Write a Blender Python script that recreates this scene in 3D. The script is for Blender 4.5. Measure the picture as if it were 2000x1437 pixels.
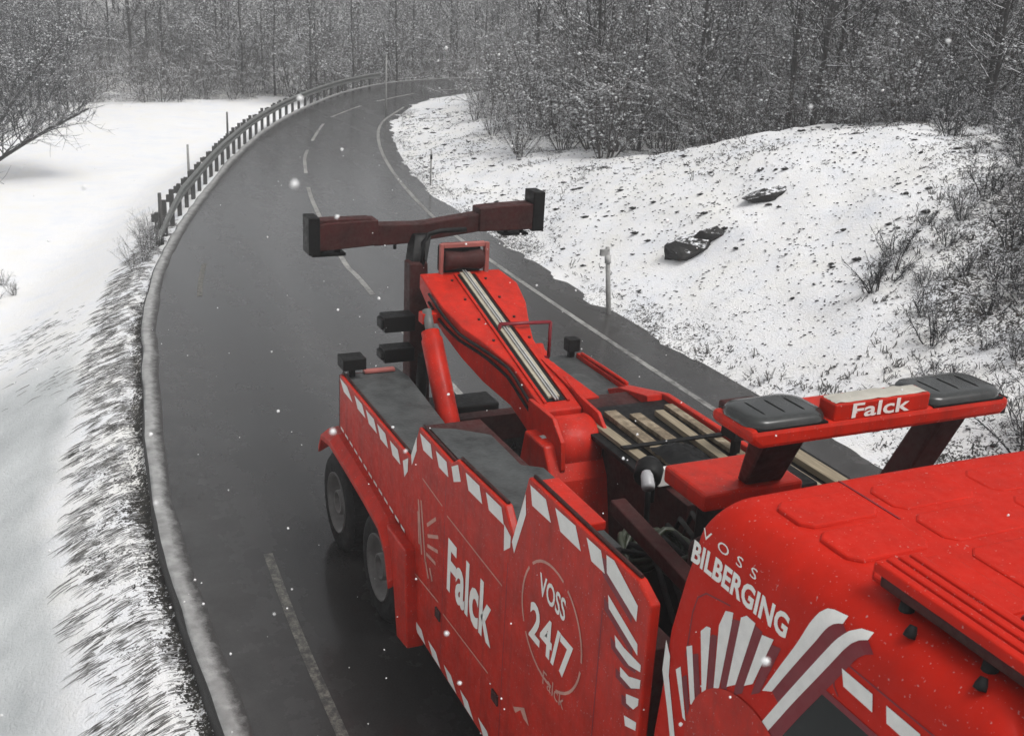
import bpy, bmesh, math, random
import numpy as np
from mathutils import Vector, Matrix, noise

for o in list(bpy.data.objects):
    bpy.data.objects.remove(o)
S = bpy.context.scene
COL = S.collection

# ------------------------------------------------------------------ camera, world, sun, exposure
cam_d = bpy.data.cameras.new("camera")
cam = bpy.data.objects.new("camera", cam_d)
COL.objects.link(cam)
Rv = Vector((0.405576, 0.912746, 0.049024))
Uv = Vector((-0.322204, 0.092568, 0.942134))
Fv = Vector((-0.855390, 0.397903, -0.331633))
CAM = Vector((9.3026, -3.9148, 5.5293))
mw = Matrix(((Rv.x, Uv.x, -Fv.x, CAM.x), (Rv.y, Uv.y, -Fv.y, CAM.y), (Rv.z, Uv.z, -Fv.z, CAM.z), (0, 0, 0, 1)))
cam.matrix_world = mw
cam_d.sensor_width = 36
cam_d.lens = 36 * 2200.0 / 2000
cam_d.clip_end = 1500
cam_d.clip_start = 0.05
cam_d.dof.use_dof = True
cam_d.dof.focus_distance = 9.0
cam_d.dof.aperture_fstop = 6.3
S.camera = cam

SUN_EL, SUN_AZ = math.radians(62), math.radians(35)
w = bpy.data.worlds.new("World")
S.world = w
w.use_nodes = True
nt = w.node_tree
nt.nodes.clear()
sky = nt.nodes.new("ShaderNodeTexSky")
sky.sky_type = 'NISHITA'
sky.sun_disc = False
sky.sun_elevation = SUN_EL
sky.sun_rotation = math.radians(90) - SUN_AZ
sky.air_density = 1.0
sky.dust_density = 5.0
hs = nt.nodes.new("ShaderNodeHueSaturation")
hs.inputs['Saturation'].default_value = 0.12
bg = nt.nodes.new("ShaderNodeBackground")
bg.inputs['Strength'].default_value = 0.13
ow = nt.nodes.new("ShaderNodeOutputWorld")
nt.links.new(sky.outputs[0], hs.inputs['Color'])
nt.links.new(hs.outputs[0], bg.inputs['Color'])
nt.links.new(bg.outputs[0], ow.inputs['Surface'])

sd = bpy.data.lights.new("sun", 'SUN')
sd.energy = 1.45
sd.angle = math.radians(25)
sd.color = (1.0, 0.98, 0.95)
sun = bpy.data.objects.new("sun", sd)
COL.objects.link(sun)
sdir = Vector((math.cos(SUN_EL) * math.cos(SUN_AZ), math.cos(SUN_EL) * math.sin(SUN_AZ), math.sin(SUN_EL)))
sun.rotation_euler = sdir.to_track_quat('Z', 'Y').to_euler()
sun.location = (0, 0, 30)

S.view_settings.view_transform = 'Standard'
S.view_settings.look = 'None'
S.view_settings.exposure = 0.1
S.view_settings.gamma = 1.0
S.view_settings.use_curve_mapping = False
S.cycles.volume_step_rate = 4
S.cycles.volume_bounces = 1
S.cycles.max_bounces = 6
S.cycles.transparent_max_bounces = 8


# ------------------------------------------------------------------ materials
class NT:
    def __init__(self, name):
        self.m = bpy.data.materials.new(name)
        self.m.use_nodes = True
        self.t = self.m.node_tree
        self.b = self.t.nodes["Principled BSDF"]

    def n(self, typ, **kw):
        x = self.t.nodes.new(typ)
        for k, v in kw.items():
            if k.startswith('i_'):
                x.inputs[k[2:].replace('_', ' ')].default_value = v
            else:
                setattr(x, k, v)
        return x

    def l(self, a, b):
        self.t.links.new(a, b)

    def set(self, **kw):
        for k, v in kw.items():
            self.b.inputs[k.replace('_', ' ')].default_value = v

    def noise(self, scale, detail=4, rough=.6, coord='Object', dist=0):
        tc = self.n("ShaderNodeTexCoord")
        x = self.n("ShaderNodeTexNoise")
        x.inputs['Scale'].default_value = scale
        x.inputs['Detail'].default_value = detail
        x.inputs['Roughness'].default_value = rough
        x.inputs['Distortion'].default_value = dist
        self.l(tc.outputs[coord], x.inputs['Vector'])
        return x.outputs['Fac']

    def ramp(self, fac, stops):
        r = self.n("ShaderNodeValToRGB")
        e = r.color_ramp.elements
        while len(e) < len(stops):
            e.new(.5)
        for i, (p, c) in enumerate(stops):
            e[i].position = p
            e[i].color = (*c, 1) if len(c) == 3 else c
        self.l(fac, r.inputs[0])
        return r.outputs[0]

    def mix(self, fac, a, b):
        m = self.n("ShaderNodeMix", data_type='RGBA')
        for sock, v in ((m.inputs[0], fac), (m.inputs[6], a), (m.inputs[7], b)):
            if isinstance(v, (int, float)):
                sock.default_value = v
            elif isinstance(v, tuple):
                sock.default_value = (*v, 1)
            else:
                self.l(v, sock)
        return m.outputs[2]

    def math(self, op, a, b=None):
        m = self.n("ShaderNodeMath", operation=op)
        for i, v in enumerate((a, b)):
            if v is None:
                continue
            if isinstance(v, (int, float)):
                m.inputs[i].default_value = v
            else:
                self.l(v, m.inputs[i])
        return m.outputs[0]

    def bump(self, h, strength=.3, dist=.02):
        b = self.n("ShaderNodeBump")
        b.inputs['Strength'].default_value = strength
        b.inputs['Distance'].default_value = dist
        self.l(h, b.inputs['Height'])
        self.l(b.outputs[0], self.b.inputs['Normal'])

    def color(self, c):
        self.l(c, self.b.inputs['Base Color'])


def g3(v):
    return (v, v, v)


def paint(name, col, var=.12, rough=.32, coat=.35, dirt=0.0, scale=6, spec=.35, streak=0.0):
    m = NT(name)
    f = m.noise(scale, 5, .65)
    a = tuple(c * (1 - var) for c in col)
    b = tuple(min(1, c * (1 + var)) for c in col)
    c = m.ramp(f, [(.3, a), (.7, b)])
    if dirt:
        d = m.noise(scale * 4, 8, .75)
        k = m.ramp(d, [(.5 - dirt * .3, g3(0)), (.72, g3(min(1, dirt)))])
        c = m.mix(k, c, (.05, .03, .026) if col[0] > .3 and col[1] < .1 else (.05, .042, .038))
    if streak:
        tc = m.n("ShaderNodeTexCoord")
        mp = m.n("ShaderNodeMapping")
        mp.inputs['Scale'].default_value = (14, 14, 1.1)
        m.l(tc.outputs['Object'], mp.inputs[0])
        sn = m.n("ShaderNodeTexNoise")
        sn.inputs['Scale'].default_value = 1.0
        sn.inputs['Detail'].default_value = 6
        sn.inputs['Roughness'].default_value = .7
        m.l(mp.outputs[0], sn.inputs['Vector'])
        c = m.mix(m.ramp(sn.outputs[0], [(.48, g3(0)), (.72, g3(streak))]), c, (.15, .018, .013))
        c = m.mix(m.ramp(m.noise(70, 2, .5), [(.68, g3(0)), (.74, g3(.55))]), c, (.42, .36, .34))
    m.color(c)
    r = m.noise(scale * 3, 6, .7)
    rr = m.ramp(r, [(.3, g3(rough * .75)), (.75, g3(min(1, rough * 1.5)))])
    m.l(rr, m.b.inputs['Roughness'])
    m.set(Coat_Weight=coat * .35, Coat_Roughness=.12, Specular_IOR_Level=spec)
    return m.m


M = {}
M['red'] = paint('red_paint', (.50, .017, .005), .22, .38, .25, dirt=.35, spec=.12, streak=.45)
M['roofred'] = paint('orange_red_paint', (.48, .014, .005), .10, .5, .05, dirt=.10, spec=.09, streak=.15)
M['darkred'] = paint('dark_red_paint', (.048, .004, .004), .5, .55, .05, dirt=.7, spec=.12)
M['boomred'] = paint('boom_red_paint', (.50, .017, .006), .25, .42, .12, dirt=.32, spec=.14, streak=.4)
M['maroon'] = paint('maroon_film', (.17, .005, .012), .1, .4, .2)
M['white'] = paint('reflective_white', (.74, .73, .70), .08, .4, .1, dirt=.15, scale=14)
M['letter'] = paint('lettering_white', (.78, .76, .72), .04, .4, .1)
M['palered'] = paint('faded_red_paint', (.33, .10, .085), .25, .5, .05, dirt=.3)
M['pale'] = paint('worn_pale_lines', (.50, .25, .20), .2, .5, .05)
M['black'] = paint('black_paint', (.006, .006, .006), .3, .55, 0, spec=.22)
M['rubber'] = paint('rubber', (.010, .010, .010), .3, .8, 0, dirt=.2, spec=.2)
M['steel'] = paint('galvanised_steel', (.42, .42, .41), .15, .45, 0, dirt=.2)
M['chrome'] = paint('bright_metal', (.36, .36, .37), .15, .25, 0)
M['tan'] = paint('dull_tan_channel', (.40, .36, .28), .2, .55, 0, dirt=.35, scale=12)
M['hose'] = paint('olive_black_rubber', (.028, .034, .02), .3, .4, .15)
M['lamp'] = paint('smoked_lamp_cover', (.026, .028, .027), .35, .2, .8, scale=9)
M['glass'] = paint('dark_glass', (.004, .006, .006), .1, .12, 0, spec=.25)
M['rimmat'] = paint('wheel_rim', (.13, .125, .12), .3, .4, .1, dirt=.8, scale=16)
M['wood'] = None

m = NT('weathered_planks')
f = m.noise(9, 6, .7)
tc = m.n("ShaderNodeTexCoord")
mp = m.n("ShaderNodeMapping")
mp.inputs['Scale'].default_value = (2, 40, 40)
m.l(tc.outputs['Object'], mp.inputs[0])
nz = m.n("ShaderNodeTexNoise")
nz.inputs['Scale'].default_value = 2
nz.inputs['Detail'].default_value = 5
m.l(mp.outputs[0], nz.inputs['Vector'])
m.color(m.mix(f, m.ramp(nz.outputs[0], [(.3, (.15, .115, .07)), (.7, (.40, .34, .24))]), (.20, .165, .11)))
m.set(Roughness=.75)
m.bump(nz.outputs[0], .3, .004)
M['wood'] = m.m
m = NT('dirty_planks')
f = m.noise(7, 8, .8)
m.color(m.ramp(f, [(.34, (.05, .037, .024)), (.52, (.20, .155, .10)), (.68, (.40, .34, .25))]))
m.set(Roughness=.7)
m.bump(f, .5, .006)
M['wood_dark'] = m.m
M['cream'] = paint('cream_panel', (.42, .40, .35), .1, .5, 0, dirt=.2, scale=12)

m = NT('checker_plate')
v = m.n("ShaderNodeTexVoronoi")
tc = m.n("ShaderNodeTexCoord")
m.l(tc.outputs['Object'], v.inputs['Vector'])
v.inputs['Scale'].default_value = 34
f = m.noise(5, 6, .7)
m.color(m.ramp(f, [(.3, (.030, .032, .032)), (.7, (.085, .09, .09))]))
m.set(Roughness=.5, Specular_IOR_Level=.2)
m.bump(v.outputs['Distance'], .5, .004)
M['deck'] = m.m

# wet asphalt
m = NT('wet_asphalt')
f1 = m.noise(.35, 5, .6)
f2 = m.noise(60, 3, .7)
f3 = m.noise(2.2, 6, .7)
tc = m.n("ShaderNodeTexCoord")
mp = m.n("ShaderNodeMapping")
mp.inputs['Scale'].default_value = (.06, 1.6, 1)
mp.inputs['Rotation'].default_value = (0, 0, math.radians(9))
m.l(tc.outputs['Object'], mp.inputs[0])
nz = m.n("ShaderNodeTexNoise")
nz.inputs['Scale'].default_value = 1.3
nz.inputs['Detail'].default_value = 5
m.l(mp.outputs[0], nz.inputs['Vector'])
c = m.ramp(f2, [(.3, g3(.016)), (.7, g3(.042))])
c = m.mix(m.ramp(f1, [(.35, g3(0)), (.7, g3(.55))]), c, (.036, .031, .028))
c = m.mix(m.ramp(nz.outputs[0], [(.45, g3(0)), (.75, g3(.35))]), c, (.055, .054, .054))
la = m.n("ShaderNodeAttribute", attribute_name='lane')
lv = m.math('ADD', la.outputs['Fac'], m.math('MULTIPLY', m.math('SUBTRACT', f1, .5), .05))
tr_ = m.ramp(lv, [(.0, g3(.9)), (.10, g3(.55)), (.17, g3(.0)), (.23, g3(.0)), (.30, g3(.75)), (.37, g3(.0)), (.43, g3(.0)), (.50, g3(.8)), (.57, g3(.05)), (.63, g3(.05)), (.69, g3(.7)), (.75, g3(.05)), (.81, g3(.05)), (.88, g3(.6)), (1.0, g3(.9))])
c = m.mix(m.math('MULTIPLY', tr_, m.ramp(f3, [(.35, g3(.15)), (.65, g3(.75))])), c, (.075, .074, .073))
m.color(c)
rr = m.ramp(m.mix(.5, nz.outputs[0], f3), [(.35, g3(.16)), (.65, g3(.34))])
m.l(rr, m.b.inputs['Roughness'])
m.bump(f2, .18, .004)
m.set(Coat_Weight=1.0, Coat_Roughness=.13, Coat_IOR=1.24, Specular_IOR_Level=.08)
M['asphalt'] = m.m

m = NT('worn_road_paint')
f = m.noise(9, 8, .8)
f2 = m.noise(1.2, 3, .6)
m.color(m.mix(m.ramp(m.math('ADD', m.math('MULTIPLY', f, .7), m.math('MULTIPLY', f2, .3)), [(.40, g3(0)), (.60, g3(1))]), (.06, .06, .058), (.36, .355, .335)))
m.set(Roughness=.5)
M['roadpaint'] = m.m

m = NT('yellowed_road_paint')
f = m.noise(14, 8, .85)
m.color(m.mix(m.ramp(f, [(.46, g3(0)), (.64, g3(1))]), (.045, .044, .042), (.25, .24, .205)))
m.set(Roughness=.5)
M['roadpaint_old'] = m.m

m = NT('slushy_shaded_concrete')
f = m.noise(5, 8, .75)
f2 = m.noise(40, 4, .7)
c = m.ramp(f, [(.30, (.18, .18, .175)), (.5, (.32, .32, .315)), (.70, (.50, .50, .495))])
c = m.mix(m.ramp(f2, [(.4, g3(0)), (.75, g3(.5))]), c, (.12, .12, .115))
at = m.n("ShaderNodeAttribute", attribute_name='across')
e = m.math('ADD', at.outputs['Fac'], m.math('MULTIPLY', m.math('SUBTRACT', m.noise(7, 8, .8), .5), 1.5))
c = m.mix(m.ramp(e, [(.35, g3(0)), (.95, g3(1))]), c, (.035, .033, .032))
c = m.mix(m.ramp(m.math('MULTIPLY', at.outputs['Fac'], -1.0), [(.3, g3(0)), (.6, g3(1))]), c, (.014, .013, .012))  # outer face near black: shade of the drop beside the kerb painted in
m.color(c)
m.set(Roughness=.6)
m.bump(f2, .6, .02)
M['kerb'] = m.m

# snow with bare ground showing through where the 'bare' attribute is high
m = NT('patchy_snow')
at = m.n("ShaderNodeAttribute", attribute_name='bare')
tcs = m.n("ShaderNodeTexCoord")
n1 = m.noise(.9, 6, .7)
n2 = m.noise(7.5, 6, .72)
n3 = m.noise(30, 3, .75)
mixn = m.math('ADD', m.math('ADD', m.math('MULTIPLY', n1, .18), m.math('MULTIPLY', n2, .40)), m.math('MULTIPLY', n3, .42))
th = m.math('ADD', m.math('MULTIPLY', at.outputs['Fac'], .30), .205)
d = m.math('SUBTRACT', th, mixn)
mask = m.ramp(m.math('ADD', m.math('MULTIPLY', d, 15.0), .5), [(.25, g3(0)), (.75, g3(1))])
soil = m.ramp(n2, [(.3, (.012, .011, .010)), (.5, (.045, .042, .036)), (.7, (.16, .145, .115))])
snow = m.ramp(n1, [(.3, (.76, .78, .82)), (.5, (.83, .83, .835)), (.7, (.83, .82, .785))])
ic = m.n("ShaderNodeAttribute", attribute_name='ice')
icec = m.ramp(m.noise(.8, 5, .6), [(.3, (.40, .42, .425)), (.7, (.60, .62, .62))])
m.color(m.mix(mask, m.mix(ic.outputs['Fac'], snow, icec), soil))
m.set(Roughness=.75, Specular_IOR_Level=.25)
m.b.inputs['Subsurface Weight'].default_value = 0.0
m.bump(m.math('ADD', m.math('MULTIPLY', n2, .6), m.math('MULTIPLY', n3, .4)), .55, .06)
M['snow'] = m.m


def bark(name, dark, light, snowcol=(.80, .81, .83), lo=.25, hi=.6, scale=9, spk=6, amp=.9):
    m = NT(name)
    f = m.noise(scale, 5, .7)
    c = m.ramp(f, [(.35, dark), (.7, light)])
    ge = m.n("ShaderNodeNewGeometry")
    sx = m.n("ShaderNodeSeparateXYZ")
    m.l(ge.outputs['Normal'], sx.inputs[0])
    k = m.math('ADD', m.math('MULTIPLY', sx.outputs['Z'], .7), m.math('MULTIPLY', m.math('SUBTRACT', m.noise(spk, 3, .7), .5), amp))
    c = m.mix(m.ramp(k, [(lo, g3(0)), (hi, g3(1))]), c, snowcol)
    m.color(c)
    m.set(Roughness=.85)
    return m.m


M['bark'] = bark('grey_bark', (.018, .017, .016), (.065, .062, .06), lo=.5, hi=.9)
M['twig'] = bark('snowy_twigs', (.022, .021, .020), (.065, .062, .058), lo=.40, hi=.62, spk=7, amp=2.6)
M['twigdark'] = bark('dark_snowy_twigs', (.014, .015, .016), (.045, .046, .047), lo=.46, hi=.7, spk=7, amp=2.4)
M['brush'] = bark('brown_snowy_brush', (.028, .025, .023), (.08, .073, .066), lo=.40, hi=.62, spk=8, amp=2.6)
M['grass'] = bark('dead_grass', (.045, .044, .042), (.24, .235, .225), lo=.55, hi=.9, scale=5, amp=1.5)
M['rock'] = bark('wet_dark_rock', (.008, .008, .008), (.028, .027, .026), lo=.60, hi=.72, scale=5, amp=.9)
M['postmat'] = paint('weathered_post', (.30, .30, .29), .25, .6, 0, dirt=.3, scale=12)
M['postdark'] = paint('dark_weathered_post', (.07, .07, .068), .25, .6, 0, dirt=.3, scale=12)
M['rail'] = paint('wet_rail_steel', (.13, .135, .13), .3, .4, 0, dirt=.3, scale=8)
M['clump'] = paint('clinging_snow', (.80, .81, .82), .04, .8, 0, spec=.1)
M['flake'] = paint('snowflake', (.9, .9, .9), .02, .9, 0)


fm = M['flake'].node_tree
tb_ = fm.nodes.new("ShaderNodeBsdfTransparent")
mx_ = fm.nodes.new("ShaderNodeMixShader")
mx_.inputs[0].default_value = .8
fm.links.new(tb_.outputs[0], mx_.inputs[1])
fm.links.new(fm.nodes["Principled BSDF"].outputs[0], mx_.inputs[2])
fm.links.new(mx_.outputs[0], fm.nodes["Material Output"].inputs['Surface'])


# ------------------------------------------------------------------ mesh helpers
class MB:
    def __init__(self):
        self.v, self.f, self.sm = [], [], []

    def add(self, vs, fs, smooth=False):
        o = len(self.v)
        self.v.extend(tuple(q) for q in vs)
        for a in fs:
            self.f.append([o + i for i in a])
            self.sm.append(smooth)
        return self

    def box(self, a, b, M_=None):
        x0, y0, z0 = a
        x1, y1, z1 = b
        vs = [(x0, y0, z0), (x1, y0, z0), (x1, y1, z0), (x0, y1, z0), (x0, y0, z1), (x1, y0, z1), (x1, y1, z1), (x0, y1, z1)]
        if M_ is not None:
            vs = [M_ @ Vector(q) for q in vs]
        return self.add(vs, [(3, 2, 1, 0), (4, 5, 6, 7), (0, 1, 5, 4), (1, 2, 6, 5), (2, 3, 7, 6), (3, 0, 4, 7)])

    def hexa(self, bot, top):
        return self.add(list(bot) + list(top), [(3, 2, 1, 0), (4, 5, 6, 7), (0, 1, 5, 4), (1, 2, 6, 5), (2, 3, 7, 6), (3, 0, 4, 7)])

    def prism(self, poly, axis, a, b):
        """poly of (p,q) in the plane normal to axis; extruded from a to b"""
        def mk(p, t):
            return {0: (t, p[0], p[1]), 1: (p[0], t, p[1]), 2: (p[0], p[1], t)}[axis]
        n = len(poly)
        vs = [mk(p, a) for p in poly] + [mk(p, b) for p in poly]
        fs = [tuple(range(n))[::-1], tuple(range(n, 2 * n))]
        for i in range(n):
            j = (i + 1) % n
            fs.append((i, j, n + j, n + i))
        return self.add(vs, fs)

    def tube(self, path, r, n=8, caps=True, closed=False):
        pts = [Vector(p) for p in path]
        rs = r if isinstance(r, (list, tuple)) else [r] * len(pts)
        vs, fs = [], []
        L = len(pts)
        for i, p in enumerate(pts):
            if closed:
                d = pts[(i + 1) % L] - pts[i - 1]
            else:
                d = pts[min(i + 1, L - 1)] - pts[max(i - 1, 0)]
            d.normalize()
            up = Vector((0, 0, 1)) if abs(d.z) < .9 else Vector((1, 0, 0))
            a = d.cross(up).normalized()
            b = a.cross(d)
            for k in range(n):
                t = 2 * math.pi * k / n
                vs.append(p + (a * math.cos(t) + b * math.sin(t)) * rs[i])
        for i in range(L if closed else L - 1):
            i2 = (i + 1) % L
            for k in range(n):
                k2 = (k + 1) % n
                fs.append((i * n + k, i * n + k2, i2 * n + k2, i2 * n + k))
        self.add(vs, fs, True)
        if caps and not closed:
            self.add(vs[:n], [tuple(range(n))[::-1]])
            self.add(vs[-n:], [tuple(range(n))])
        return self

    def lathe(self, prof, axis_o, axis_d, n=28):
        """prof of (radius, offset along axis)"""
        d = Vector(axis_d).normalized()
        up = Vector((0, 0, 1)) if abs(d.z) < .9 else Vector((1, 0, 0))
        a = d.cross(up).normalized()
        b = a.cross(d)
        o = Vector(axis_o)
        vs, fs = [], []
        for (r, t) in prof:
            for k in range(n):
                th = 2 * math.pi * k / n
                vs.append(o + d * t + (a * math.cos(th) + b * math.sin(th)) * r)
        for i in range(len(prof) - 1):
            for k in range(n):
                k2 = (k + 1) % n
                fs.append((i * n + k, i * n + k2, (i + 1) * n + k2, (i + 1) * n + k))
        return self.add(vs, fs, True)

    def build(self, name, mat, parent=None, bevel=0, fixn=True):
        me = bpy.data.meshes.new(name)
        me.from_pydata([tuple(q) for q in self.v], [], self.f)
        me.polygons.foreach_set('use_smooth', self.sm)
        if fixn:
            bm = bmesh.new()
            bm.from_mesh(me)
            bmesh.ops.remove_doubles(bm, verts=bm.verts, dist=1e-5)
            bmesh.ops.recalc_face_normals(bm, faces=bm.faces)
            bm.to_mesh(me)
            bm.free()
        me.materials.append(M[mat] if isinstance(mat, str) else mat)
        o = bpy.data.objects.new(name, me)
        COL.objects.link(o)
        if parent is not None:
            o.parent = parent
            if parent.type == 'EMPTY' and parent.location.length:
                o.matrix_parent_inverse = Matrix.Translation(-parent.location)
        if bevel:
            bv = o.modifiers.new('bevel', 'BEVEL')
            bv.width = bevel
            bv.segments = 2
            bv.limit_method = 'ANGLE'
            bv.angle_limit = math.radians(35)
        return o


def tag(o, label=None, cat=None, group=None, kind=None):
    for k, v in (('label', label), ('category', cat), ('group', group), ('kind', kind)):
        if v:
            o[k] = v
    return o


def thing(name, loc, label, cat, group=None):
    o = bpy.data.objects.new(name, None)
    o.empty_display_size = .3
    COL.objects.link(o)
    o.location = loc
    return tag(o, label, cat, group)


def dup(root, loc, rotz=0, scale=1.0, label=None, group=None):
    r = root.copy()
    COL.objects.link(r)
    r.location = loc
    r.rotation_euler = (0, 0, rotz)
    r.scale = scale if hasattr(scale, '__len__') else (scale,) * 3
    if label:
        r['label'] = label
    if group:
        r['group'] = group
    for ch in root.children:
        c_ = ch.copy()
        COL.objects.link(c_)
        c_.parent = r
        c_.matrix_parent_inverse = Matrix.Identity(4)
    return r


def polyline(pts, step=.4):
    """Catmull-Rom through pts, resampled"""
    P = [np.array(p, float) for p in pts]
    P = [2 * P[0] - P[1]] + P + [2 * P[-1] - P[-2]]
    out = []
    for i in range(1, len(P) - 2):
        p0, p1, p2, p3 = P[i - 1:i + 3]
        n = max(2, int(np.linalg.norm(p2 - p1) / step))
        for k in range(n):
            t = k / n
            out.append(.5 * ((2 * p1) + (-p0 + p2) * t + (2 * p0 - 5 * p1 + 4 * p2 - p3) * t * t + (-p0 + 3 * p1 - 3 * p2 + p3) * t ** 3))
    out.append(P[-2])
    return np.array(out)


# ------------------------------------------------------------------ road geometry
LEFT = polyline([(60, 4), (40, 1.0), (25, -1.0), (12, -2.35), (6, -2.68), (2.05, -2.78), (-.6, -2.80), (-2.5, -2.74), (-4.8, -2.52), (-6.83, -2.3), (-9.42, -1.95), (-12.07, -1.42), (-14.98, -.66), (-18.17, .31), (-23.96, 2.21), (-30.21, 4.61), (-36.72, 7.75), (-42.53, 11.3), (-46.5, 15.0), (-48.9, 20.2), (-49.9, 28), (-49.5, 40), (-48, 60)])
RIGHT = polyline([(60, 12.5), (40, 9.0), (25, 7.2), (12, 6.1), (4, 5.7), (-2.94, 5.67), (-7.47, 5.68), (-11.22, 5.84), (-15.0, 6.05), (-19.31, 6.45), (-25.36, 7.75), (-31.32, 9.7), (-35.6, 11.7), (-39.2, 14.2), (-41.2, 17.5), (-42.3, 23), (-42.6, 36), (-42, 60)])


def sdist(pl, X, Y, chunk=4000):
    """signed distance to polyline; positive to the right of its direction of travel"""
    A, B_ = pl[:-1], pl[1:]
    D = B_ - A
    LL = (D ** 2).sum(1)
    res = np.empty(X.size)
    idx = np.empty(X.size, int)
    for i in range(0, X.size, chunk):
        px = np.stack([X.ravel()[i:i + chunk], Y.ravel()[i:i + chunk]], 1)
        ap = px[:, None, :] - A[None]
        t = np.clip((ap * D[None]).sum(2) / LL[None], 0, 1)
        q = ap - t[..., None] * D[None]
        d2 = (q ** 2).sum(2)
        j = d2.argmin(1)
        k = np.arange(len(j))
        cr = D[j, 0] * ap[k, j, 1] - D[j, 1] * ap[k, j, 0]
        res[i:i + chunk] = np.sqrt(d2[k, j]) * -np.sign(cr)
        idx[i:i + chunk] = j
    return res.reshape(X.shape)


def smooth(a, b, x):
    t = np.clip((x - a) / (b - a), 0, 1)
    return t * t * (3 - 2 * t)


_rs = np.random.RandomState(3)
_G = _rs.rand(64, 64)


def vnoise(x, y):
    xi = np.floor(x).astype(int)
    yi = np.floor(y).astype(int)
    fx = x - xi
    fy = y - yi
    fx = fx * fx * (3 - 2 * fx)
    fy = fy * fy * (3 - 2 * fy)
    g = lambda a, b: _G[a % 64, b % 64]
    return (g(xi, yi) * (1 - fx) + g(xi + 1, yi) * fx) * (1 - fy) + (g(xi, yi + 1) * (1 - fx) + g(xi + 1, yi + 1) * fx) * fy - .5


def fbm(x, y, s):
    return vnoise(x / s, y / s) + .5 * vnoise(x / s * 2.1 + 7, y / s * 2.1 + 3) + .25 * vnoise(x / s * 4.3 + 1, y / s * 4.3 + 9)


def ground(X, Y):
    """terrain height and bareness; dl: metres outside the left kerb, dr: metres outside the right asphalt edge"""
    X = np.asarray(X, float)
    Y = np.asarray(Y, float)
    # both polylines run towards -X, so the right of travel is +Y
    dl = -sdist(LEFT, X, Y)
    dr = sdist(RIGHT, X, Y)
    z = np.full(X.shape, -.07)
    bare = np.full(X.shape, 1.2)
    # left: bank, then flat field, then rising wood
    zl = -.06 - .09 * smooth(.30, .0, dl) - 1.5 * smooth(-.5, 3.6, dl) + .06 * fbm(X, Y, 1.3) * smooth(.1, 1.5, dl)
    zl = zl + .10 * fbm(X + 40, Y, 6) * smooth(3, 8, dl)
    far = np.maximum(0, -51 - X)
    zl = zl + .085 * far + np.maximum(0, -Y - 12) * .03
    L = dl > 0
    z = np.where(L, zl, z)
    bl = (.70 + .5 * fbm(X * 2.2, Y * .45, .6)) * smooth(1.35, .6, dl) * (1 - smooth(-12.5, -16, X)) + .06 + .5 * smooth(-.1, .5, fbm(X + 11, Y + 5, 2.2)) * smooth(3, 1, dl) * .4
    bl = np.maximum(bl * .85, 1.25 * smooth(.34, .12, dl) * (1 - smooth(-9, -14, X)))
    bl = np.where(X < -50.5 - .12 * np.maximum(0, np.minimum(Y, 11)), .98, bl)
    bare = np.where(L, bl, bare)
    # right: shoulder, cut bank with a rounded crest
    H = np.interp(X, [-60, -45, -34, -27, -20, -16, -13, -11, -8, -3, 8, 30], [1.0, .8, .7, .8, .75, 1.1, 2.0, 2.65, 3.1, 3.2, 3.0, 2.5])
    Wd = np.interp(X, [-60, -34, -20, -16, -11, -6, 8], [5, 5, 4.5, 5.5, 7.2, 8.0, 7])
    t = np.clip(dr / Wd, 0, 1)
    prof = np.sin(t * math.pi / 2) ** 1.15
    zr = -.03 + H * prof + .16 * fbm(X, Y, 2.3) * smooth(.3, 2.0, dr) + .10 * fbm(X + 5, Y + 9, .75) * smooth(.0, 1.0, dr) + .05 * fbm(X + 15, Y + 3, .33) * smooth(.0, 1.0, dr)
    back = np.maximum(0, dr - Wd - 1)
    zr = zr - np.minimum(.5, back * .1) * (H > 1.6) + .075 * np.maximum(0, back - 6)
    edge = dr + .5 * fbm(X, Y, .8) + .25 * fbm(X + 9, Y, .3)
    zr = zr - .05 + .10 * smooth(-.30, .12, edge)
    Rm = dr > -.5
    zr = np.where(dr < -.45, -.07, zr)
    z = np.where(Rm, zr, z)
    br = .55 + .38 * fbm(X + 3, Y, 2.2) + .30 * smooth(.8, -.2, dr + .4 * fbm(X, Y, 1.0)) + .02 * smooth(2.5, .5, dr)
    br = br + .30 * smooth(-.6, 1.2, Y - 5.0 + X)
    br = np.where(dr > Wd, .85, br)
    bare = np.where(Rm, br, bare)
    bare = np.clip(bare, 0, 1.2)
    return z, bare, dl, dr


def gz(x, y):
    return float(ground(np.array([x]), np.array([y]))[0][0])


def axis_pts(a, b, fine0, fine1, step, grow):
    out = list(np.arange(fine0, fine1, step))
    s, x = step, out[-1]
    while x < b:
        s *= grow
        x += s
        out.append(x)
    s, x = step, out[0]
    while x > a:
        s *= grow
        x -= s
        out.insert(0, x)
    return np.array(out)


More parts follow.
